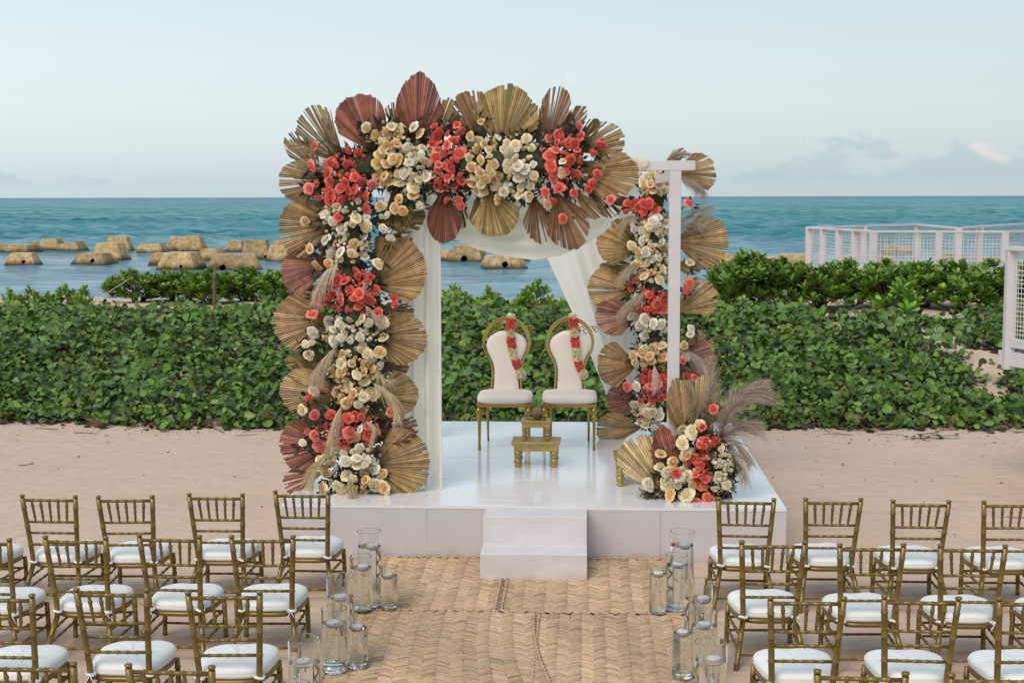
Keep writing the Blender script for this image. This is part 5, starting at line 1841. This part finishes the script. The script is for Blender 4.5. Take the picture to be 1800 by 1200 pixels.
def railing(pts, label, cell=.07, post_w=.14, RZ=2.55, DZ=1.42):
    """pts: rail-top points; a post stands at each"""
    pts = [Vector(p) for p in pts]
    root = tag(empty('boardwalk_railing', (pts[0].x, pts[0].y, DZ)), label, 'railing', 'white netted boardwalk railings')
    o = root.location.copy()
    for p in pts:
        m = MB(); m.box((0, 0, (RZ - .03 - DZ + .25) / 2 - .25), (post_w, post_w, RZ - .03 - DZ + .25))
        obj('post', m.mesh('post', M['frame'], False, bevel=.004), root, T((p.x - o.x, p.y - o.y, 0)))
    for a, b in zip(pts[:-1], pts[1:]):
        d = b - a; L = d.length
        ang = math.atan2(d.y, d.x)
        mid = (a + b) / 2
        m = MB(); m.box((0, 0, 0), (L + .10, .14, .045))
        obj('top_rail', m.mesh('top_rail', M['frame'], False, bevel=.004), root, T((mid.x - o.x, mid.y - o.y, RZ - .0225 - DZ)) @ Matrix.Rotation(ang, 4, 'Z'))
        m = MB(); m.box((0, 0, 0), (L - post_w - .004, .05, .10))
        obj('bottom_rail', m.mesh('bottom_rail', M['frame'], False, bevel=.004), root, T((mid.x - o.x, mid.y - o.y, .05)) @ Matrix.Rotation(ang, 4, 'Z'))
        dn = d.normalized() * post_w * .5
        n = obj('net', net_mesh(a + dn - o, b - dn - o, .10, RZ - .05 - DZ, cell), root)
        n['kind'] = 'stuff'


def rp(px, py, z=2.55):
    return on_z(px, py, z)


railing([rp(1422, 398.5), rp(1447, 399.6), rp(1475, 401.2), rp(1503, 402.8), rp(1535, 405)], 'close-posted white netted railing at the far left end of the boardwalk')
railing([rp(1535.8, 405.05), rp(1650, 405.2), rp(1766, 405.4), rp(1880, 402)], 'white netted railing along the near side of the far boardwalk')
railing([rp(1424, 397.9), rp(1518, 395.8), rp(1612, 393.4)], 'farthest white netted railing reaching left against the sea')
railing([rp(1614, 393.6), rp(1685, 399.6), rp(1722, 397.2), rp(1812, 391.2)], 'white netted railing dipping and rising behind, on the far right')
nr0 = rp(1779, 433, RZ)
railing([nr0, nr0 + Vector((.75, -2.2, 0)), nr0 + Vector((1.5, -4.4, 0))], 'large white netted railing end post at the right picture edge', cell=.05, post_w=.115, RZ=RZ, DZ=DZ)


def make_boardwalk():
    p = nr0
    root = tag(empty('boardwalk', (p.x + 1.6, p.y - 1, 0)), 'raised timber boardwalk with pale edge beam at the right picture edge', 'boardwalk')
    o = root.location
    ang = math.atan2(-2.2, .75)
    for i in range(34):
        m = MB(); m.box((0, 0, 0), (.14, 1.9, .035))
        d = Vector((math.cos(ang), math.sin(ang), 0)); nrm = Vector((-d.y, d.x, 0))
        c = p + d * (i * .145 - .1) + nrm * 1.0
        obj('plank', m.mesh('plank', M['dark_wood'], False), root, T((c.x - o.x, c.y - o.y, DZ - .03)) @ Matrix.Rotation(ang, 4, 'Z'))
    m = MB(); m.box((2.35, 0, 0), (5.0, .06, .16))
    obj('edge_beam', m.mesh('edge_beam', M['frame'], False, bevel=.004), root, T((p.x - o.x + .0, p.y - o.y, DZ - .13)) @ Matrix.Rotation(ang, 4, 'Z'))
    for i in range(3):
        c = p + Vector((math.cos(ang), math.sin(ang), 0)) * (i * 2.0 + .3) + Vector((-math.sin(ang), math.cos(ang), 0)) * .3
        m = MB(); m.box((0, 0, 0), (.14, .14, DZ + .1))
        obj('pile', m.mesh('pile', M['dark_wood'], False), root, T((c.x - o.x, c.y - o.y, (DZ - .1) / 2)))


make_boardwalk()


# ------------------------------------------------------------------ vegetation
# one leaf: obovate, folded along the midrib, arching; 9 points
LEAF_T = np.array([(0, 0, 0), (-.26, .30, .05), (0, .32, -.02), (.26, .30, .05), (-.46, .66, .06), (0, .68, -.02), (.46, .66, .06), (-.28, .96, -.02), (0, .97, -.06), (.28, .96, -.02)])
LEAF_F = np.array([(0, 2, 1, 1), (0, 3, 2, 2), (1, 2, 5, 4), (2, 3, 6, 5), (4, 5, 8, 7), (5, 6, 9, 8)])
LEAF_T3 = np.array([f for q in LEAF_F for f in ((q[0], q[1], q[2]), (q[0], q[2], q[3])) if len(set(f)) == 3])


def scatter_leaves(P, D, U, L, Wd, col):
    """P base (n,3), D growth direction, U leaf normal, lengths, widths"""
    n = len(P)
    D = D / np.linalg.norm(D, axis=1, keepdims=True)
    X = np.cross(D, U); X /= np.linalg.norm(X, axis=1, keepdims=True) + 1e-9
    Z = np.cross(X, D)
    V = (P[:, None, :] + X[:, None, :] * (LEAF_T[None, :, 0, None] * Wd[:, None, None]) + D[:, None, :] * (LEAF_T[None, :, 1, None] * L[:, None, None])
         + Z[:, None, :] * (LEAF_T[None, :, 2, None] * L[:, None, None]))
    k = LEAF_T.shape[0]
    Fq = (LEAF_T3[None] + (np.arange(n) * k)[:, None, None]).reshape(-1, 3)
    Cc = np.repeat(col[:, None, :], k, 1)
    Cc = Cc * np.where(np.isin(np.arange(k), (2, 5, 8)), 1.25, 1.0)[None, :, None]
    return V.reshape(-1, 3), Fq, Cc.reshape(-1, 3)


def ground_cover():
    n = 56000
    x = NP.uniform(-12.4, 9.2, n); y = NP.uniform(19.3, 27.2, n)
    front = 19.85 + .28 * wob(x, x * 0, 2.2, 31) + .18 * wob(x, x * 0, 6.0, 32)
    back = 26.4 + .5 * wob(x, x * 0, 1.1, 33)
    keep = (y > front) & (y < back)
    # bare sand paths on the right and thin spots on the crest
    bare = np.zeros(n, bool)
    for px, py, rx, ry in ((1650, 600, .42, .75), (1722, 632, .45, .5), (1738, 690, .3, .35), (1600, 550, 1.1, .4), (1560, 572, .3, .3), (1500, 556, .8, .22), (1690, 556, .9, .5), (1470, 575, .25, .3), (1735, 655, .35, .35), (1445, 553, .5, .2)):
        g = on_ground(px, py)
        q = ((x - g.x) / rx) ** 2 + ((y - g.y) / ry) ** 2
        bare |= q < 1 + .45 * wob(x, y, 5, 40)
    thin = NP.random(n) < sstep(24.4, 26.2, y) * np.clip(.42 + .5 * wob(x, y, 1.6, 35), 0, .85)
    keep &= ~bare & ~thin
    x, y, front = x[keep], y[keep], front[keep]
    n = len(x)
    g = gz(x, y)
    hc = .12 + .46 * (1 - np.abs(wob(x, y, 2.6, 36)) * 2.2) + .16 * wob(x, y, 6.0, 37)
    hc = np.clip(hc, .08, .7) * (1 - .62 * sstep(23.6, 25.6, y)) * (.45 + .55 * sstep(0, .7, y - front))
    hf = NP.random(n) ** .8
    # holes between the upper sprays let the eye into the dark below
    hole = (wob(x, y, 9.0, 61) + .6 * wob(x, y, 17.0, 62)) < -.12
    hf = np.where(hole, hf * .42, hf)
    z = g + .02 + hc * hf
    P = np.stack([x, y, z], -1)
    az = NP.uniform(0, 2 * np.pi, n)
    tilt = NP.uniform(.1, .95, n)
    # leaf blades tip up and towards the light, fronts turned downhill
    U = np.stack([NP.normal(0, .65, n), NP.normal(-.35, .60, n), np.full(n, .75) + NP.normal(0, .2, n)], -1)
    U /= np.linalg.norm(U, axis=1, keepdims=True)
    D = np.stack([np.cos(az), np.sin(az), NP.normal(.15, .3, n)], -1)
    D -= U * np.sum(D * U, 1, keepdims=True)
    L = NP.uniform(.065, .18, n) * (.75 + .4 * NP.random(n))
    Wd = L * NP.uniform(.62, .95, n)
    base = np.array((.082, .158, .024))
    v = NP.uniform(.30, 1.65, n)[:, None]
    col = base * v
    yel = NP.random(n) < .09
    col[yel] = np.array((.17, .23, .035)) * NP.uniform(.8, 1.2, (yel.sum(), 1))
    blu = NP.random(n) < .22
    col[blu] = np.array((.100, .165, .052)) * NP.uniform(.8, 1.3, (blu.sum(), 1))
    dead = (NP.random(n) < .022 + .12 * (1 - sstep(0, .35, y - front))) & (hf < .6)
    col[dead] = np.array((.15, .085, .045)) * NP.uniform(.6, 1.3, (dead.sum(), 1))
    top = np.clip(sstep(25.0, 26.4, y), 0, 1)[:, None]
    # dead leaves added on the sand beneath, coloured near black as shade in the gaps
    nd = 17000
    sel = NP.integers(0, n, nd)
    Pd = np.stack([x[sel] + NP.normal(0, .06, nd), y[sel] + NP.normal(0, .06, nd), np.zeros(nd)], -1)
    Pd[:, 2] = gz(Pd[:, 0], Pd[:, 1]) + .012 + NP.uniform(0, .02, nd)
    az = NP.uniform(0, 6.283, nd)
    Dd = np.stack([np.cos(az), np.sin(az), .16 * np.sin(az)], -1)
    Ud = np.stack([NP.normal(0, .15, nd), NP.normal(-.16, .15, nd), np.ones(nd)], -1)
    Ld = NP.uniform(.10, .17, nd)
    P, D, U, L, Wd = np.concatenate([P, Pd]), np.concatenate([D, Dd]), np.concatenate([U, Ud]), np.concatenate([L, Ld]), np.concatenate([Wd, Ld * .75])
    col = np.concatenate([col, np.array((.050, .040, .020)) * NP.uniform(.4, 1.4, (nd, 1))])
    V, Fq, Cc = scatter_leaves(P, D, U, L, Wd, col)
    o = obj('ground_cover', mesh_np('ground_cover', V, Fq, M['leaf'], Cc))
    tag(o, 'dense dark green beach creeper covering the dune slope', 'creeper', kind='stuff')
    # runners creeping under and out of the leaves
    m = MB()
    for i in range(420):
        xx = RNG.uniform(-11, 8.6)
        fy = 19.85 + .28 * float(wob(xx, 0 * xx, 2.2, 31)) + .18 * float(wob(xx, 0 * xx, 6.0, 32))
        yy = fy + (RNG.uniform(-.12, .6) if i < 300 else RNG.uniform(.5, 6))
        a = RNG.uniform(0, 6.28)
        pts = []
        for k in range(6):
            z_ = float(gz(xx, yy)) + (.012 if i % 4 == 0 else .03 + .10 * math.sin(k * .8 + i) ** 2)
            pts.append((xx, yy, z_))
            a += RNG.gauss(0, .5)
            xx += .10 * math.cos(a); yy += .07 * math.sin(a)
        m.tube(pts, RNG.uniform(.003, .007), 4, False)
    o = obj('creeper_runners', m.mesh('creeper_runners', M['stem']))
    tag(o, 'brown creeper runners tangled along the dune foot', 'runners', kind='stuff')


ground_cover()


def shrub_mesh(seed, w, h, nros, light=1.0):
    r = np.random.default_rng(seed)
    Ps, Ds, Us, Ls, Ws, Cs = [], [], [], [], [], []
    tips = []
    for i in range(nros):
        a = r.uniform(0, 2 * np.pi); rr = r.random() ** .5
        x, y = w / 2 * rr * np.cos(a), w * .42 * rr * np.sin(a)
        zt = h * (.38 + .62 * np.sqrt(max(0, 1 - rr * rr * .85))) * r.uniform(.72, 1.05)
        if r.random() < .5:
            zt *= r.uniform(.38, .9)
        c = np.array((x, y, zt - .10))
        tips.append(c)
        up = np.array((x * .55 / w + r.normal(0, .18), y * .55 / w - .12 + r.normal(0, .18), 1.0)); up /= np.linalg.norm(up)
        nl = r.integers(9, 14)
        sh = r.uniform(.8, 1.25)
        for k in range(nl):
            b = k * 2.4 + r.uniform(-.3, .3)
            spread = .35 + .95 * (k / nl)
            e1 = np.cross(up, (0, 1, 0)); e1 /= np.linalg.norm(e1); e2 = np.cross(up, e1)
            rad = e1 * np.cos(b) + e2 * np.sin(b)
            d = up * np.cos(spread) + rad * np.sin(spread)
            u = up * np.sin(spread) - rad * np.cos(spread)
            Ps.append(c - up * (.05 * k / nl)); Ds.append(d); Us.append(u)
            l = r.uniform(.13, .20)
            Ls.append(l); Ws.append(l * r.uniform(.38, .5))
            col = np.array((.150, .260, .040)) * sh * r.uniform(.75, 1.25) * light
            if r.random() < .03:
                col = np.array((.30, .26, .04))
            Cs.append(col)
    V, Fq, Cc = scatter_leaves(np.array(Ps), np.array(Ds), np.array(Us), np.array(Ls), np.array(Ws), np.array(Cs))
    fol = mesh_np('foliage', V, Fq, M['leaf'], Cc)
    m = MB()
    nb = max(3, nros // 9)
    for i in range(nb):
        t = tips[r.integers(len(tips))]
        bx, by = t[0] * .25, t[1] * .25
        m.tube([(bx * .6, by * .6, -.1), (bx * 1.3, by * 1.3, t[2] * .38), (t[0] * .7, t[1] * .7, t[2] * .7), tuple(t)], [.026, .02, .014, .008], 6)
    for t in tips[::2]:
        m.tube([(t[0] * .75, t[1] * .75, t[2] * .72), tuple(t)], [.008, .006], 5)
    return fol, m.mesh('stem', M['stem'])


SHV = [shrub_mesh(s, 1.35, .95, 120) for s in (1, 2, 3)] + [shrub_mesh(4, .55, .5, 12, 1.15), shrub_mesh(5, .35, .38, 5, 1.2)]


def shrub(px, py_base, Y, var, sc, label, rz=0.0, sz=1.0):
    p = on_y(px, py_base, Y)
    z = float(gz(p.x, p.y)) - .02
    root = tag(empty('beach_shrub', (p.x, p.y, z), rz), label, 'shrub', 'beach shrubs along the dune crest')
    root.scale = (sc, sc, sc * sz)
    obj('foliage', SHV[var][0], root)
    obj('stem', SHV[var][1], root)['kind'] = 'stuff'


SHR = [
    (242, 0, 0.95, 'leftmost big leafy shrub on the crest, edged by open water'), (310, 1, .95, 'big leafy shrub on the left crest, left of the wooden stake'), (372, 2, 1.0, 'big leafy shrub around the wooden stake on the left crest'),
    (432, 0, .95, 'big leafy shrub on the left crest, right of the wooden stake'), (488, 1, .95, 'big leafy shrub on the left crest touching the palm leaves'),
]
for i, (px, v, sc, lab) in enumerate(SHR):
    shrub(px, 540, 28.2 + (i % 2) * .5, v, sc, lab, i * 1.3, .74)
SHR2 = [
    (1320, 0, 1.15, 'big pale green shrub on the right crest next to the flower column'), (1378, 2, 1.0, 'big leafy shrub on the right crest, left of the brown stake'), (1440, 1, 1.0, 'big leafy shrub on the right crest behind the brown stake'), (1500, 0, .98, 'big leafy shrub below the close-posted railing end'),
    (1560, 2, 1.0, 'big leafy shrub below the first open railing panel'), (1622, 1, 1.0, 'big leafy shrub below the far railing corner post'), (1684, 0, 1.02, 'big leafy shrub below the dipping rail'), (1742, 2, 1.0, 'big leafy shrub beside the large railing end post'), (1800, 1, 1.0, 'big leafy shrub seen through the large railing net'),
]
for i, (px, v, sc, lab) in enumerate(SHR2):
    shrub(px, 540, 27.2 + (i % 2) * .6, v, sc * 1.05, lab, i * 1.7 + .4, .92)
SML_ = [(18, 545, 27.0, 3, .75, 'small yellowish shrub at the left picture edge'), (52, 545, 27.2, 3, .85, 'small upright sprig against the water, far left'), (112, 545, 27.0, 3, .95, 'tallest small shrub of the left water gap'), (148, 545, 26.9, 3, .85, 'bright small shrub right of the left water gap'),
        (85, 545, 26.8, 3, .7, 'low small shrub between two sprigs, far left'), (800, 555, 27.2, 3, .95, 'small shrub beside the white curtain edge'), (820, 545, 27.4, 4, 1.25, 'thin upright sprig beside the white curtain'), (858, 550, 27.3, 3, .85, 'small pale shrub behind the left throne'), (890, 548, 27.6, 4, 1.0, 'tiny sprig behind the left throne'),
        (942, 548, 27.3, 3, 1.15, 'tallest sprig between the two thrones'), (980, 552, 27.5, 4, 1.1, 'tiny sprig near the diagonal curtain'), (925, 552, 27.1, 3, .8, 'low pale shrub between the two thrones'), (1262, 548, 27.3, 3, 1.1, 'small pale shrub right of the flower column'), (1285, 548, 27.2, 3, 1.2, 'small pale shrub left of the right hedge'), (1578, 575, 25.6, 3, 1.35, 'dark shrub standing forward on the bare sand')]
for i, (px, py, Y, v, sc, lab) in enumerate(SML_):
    shrub(px, py, Y, v, sc, lab, i * .9)

# stakes and string
for px, y0, y1, lab, lean in ((377, 478, 545, 'dark wooden stake among the left crest shrubs', .0), (1432, 486, 545, 'brown leaning wooden stake among the right crest shrubs', .09)):
    b = on_y(px - 3 * (lean > 0), y1, 26.9); zb = float(gz(b.x, b.y)) - .1
    t = on_y(px, y0, 26.9)
    m = MB()
    nn = 7
    m.tube([Vector((0, 0, 0)).lerp(Vector((t.x - b.x, 0, t.z - zb)), k / nn) + Vector((.006 * math.sin(k * 2), .004 * math.cos(k), 0)) for k in range(nn + 1)], [.034 + .003 * math.sin(k * 1.7) for k in range(nn + 1)], 7)
    tag(obj('wooden_stake', m.mesh('wooden_stake', M['stake']), None, T((b.x, b.y, zb))), lab, 'stake', 'wooden stakes on the dune')
a, b = on_y(-40, 630, 24.0), on_y(232, 487, 27.0)
m = MB(); m.tube([a.lerp(b, f) + Vector((0, 0, -.10 * math.sin(math.pi * f))) - a for f in np.linspace(0, 1, 16)], .0055, 5)
tag(obj('boundary_string', m.mesh('boundary_string', M['string']), None, T(a)), 'thin pale string stretched above the creeper at far left', 'string')


# ------------------------------------------------------------------ litter on the sand
def litter():
    V, Fq, Cc = [], [], []
    k = 0
    m = MB()
    for i in range(420):
        if i < 300:
            x = RNG.uniform(-8, 7.5); y = 19.9 - abs(RNG.gauss(0, .55)) - .05
        else:
            x = RNG.uniform(-7, 7); y = RNG.uniform(12, 19.5)
        if PX0 - .1 < x < PX1 + .1 and PY0 - .6 < y < PY1 + .1:
            continue
        z = float(gz(x, y))
        if RNG.random() < .94:
            L = RNG.uniform(.02, .07); a = RNG.uniform(0, 6.28); w = L * RNG.uniform(.25, .5)
            u = Vector((math.cos(a), math.sin(a), RNG.uniform(-.1, .3))); v = Vector((-math.sin(a), math.cos(a), RNG.uniform(-.2, .3)))
            p = Vector((x, y, z + .008))
            m.add([p - u * L / 2, p + v * w / 2 + Vector((0, 0, .006)), p + u * L / 2, p - v * w / 2], [(0, 1, 2, 3)])
        else:
            a = RNG.uniform(-.5, .5) + (3.14 if RNG.random() < .5 else 0)
            pts = []
            for q in range(5):
                pts.append((x, y, float(gz(x, y)) + .012)); a += RNG.gauss(0, .35); x += .09 * math.cos(a); y += .06 * math.sin(a)
            m.tube(pts, RNG.uniform(.003, .006), 4, False)
    o = obj('leaf_litter', m.mesh('leaf_litter', M['debris'], False))
    tag(o, 'scattered dry twigs and leaf scraps on the sand', 'litter', kind='stuff')


litter()


# fallen green sprig on the sand, right
g = on_ground(1640, 772)
V_ = []
n = 16
ang = NP.uniform(0, 6.28, n)
P = np.stack([NP.normal(0, .18, n), NP.normal(0, .08, n), NP.uniform(.01, .06, n)], -1)
D = np.stack([np.cos(ang), np.sin(ang) * .6, NP.uniform(-.1, .3, n)], -1)
U = np.stack([NP.normal(0, .3, n), NP.normal(-.3, .3, n), np.ones(n)], -1)
L = NP.uniform(.07, .12, n)
V, Fq, Cc = scatter_leaves(P, D, U, L, L * .7, np.array((.05, .10, .03)) * NP.uniform(.7, 1.3, (n, 1)))
sr = tag(empty('fallen_sprig', (g.x, g.y, g.z)), 'small green creeper sprig lying on the open sand, right', 'sprig')
obj('foliage', mesh_np('foliage', V, Fq, M['leaf'], Cc), sr)
m = MB(); m.tube([(-.3, .02, .01), (-.1, -.02, .02), (.1, .02, .02), (.32, -.03, .01)], .005, 5)
obj('stem', m.mesh('stem', M['stem']), sr)
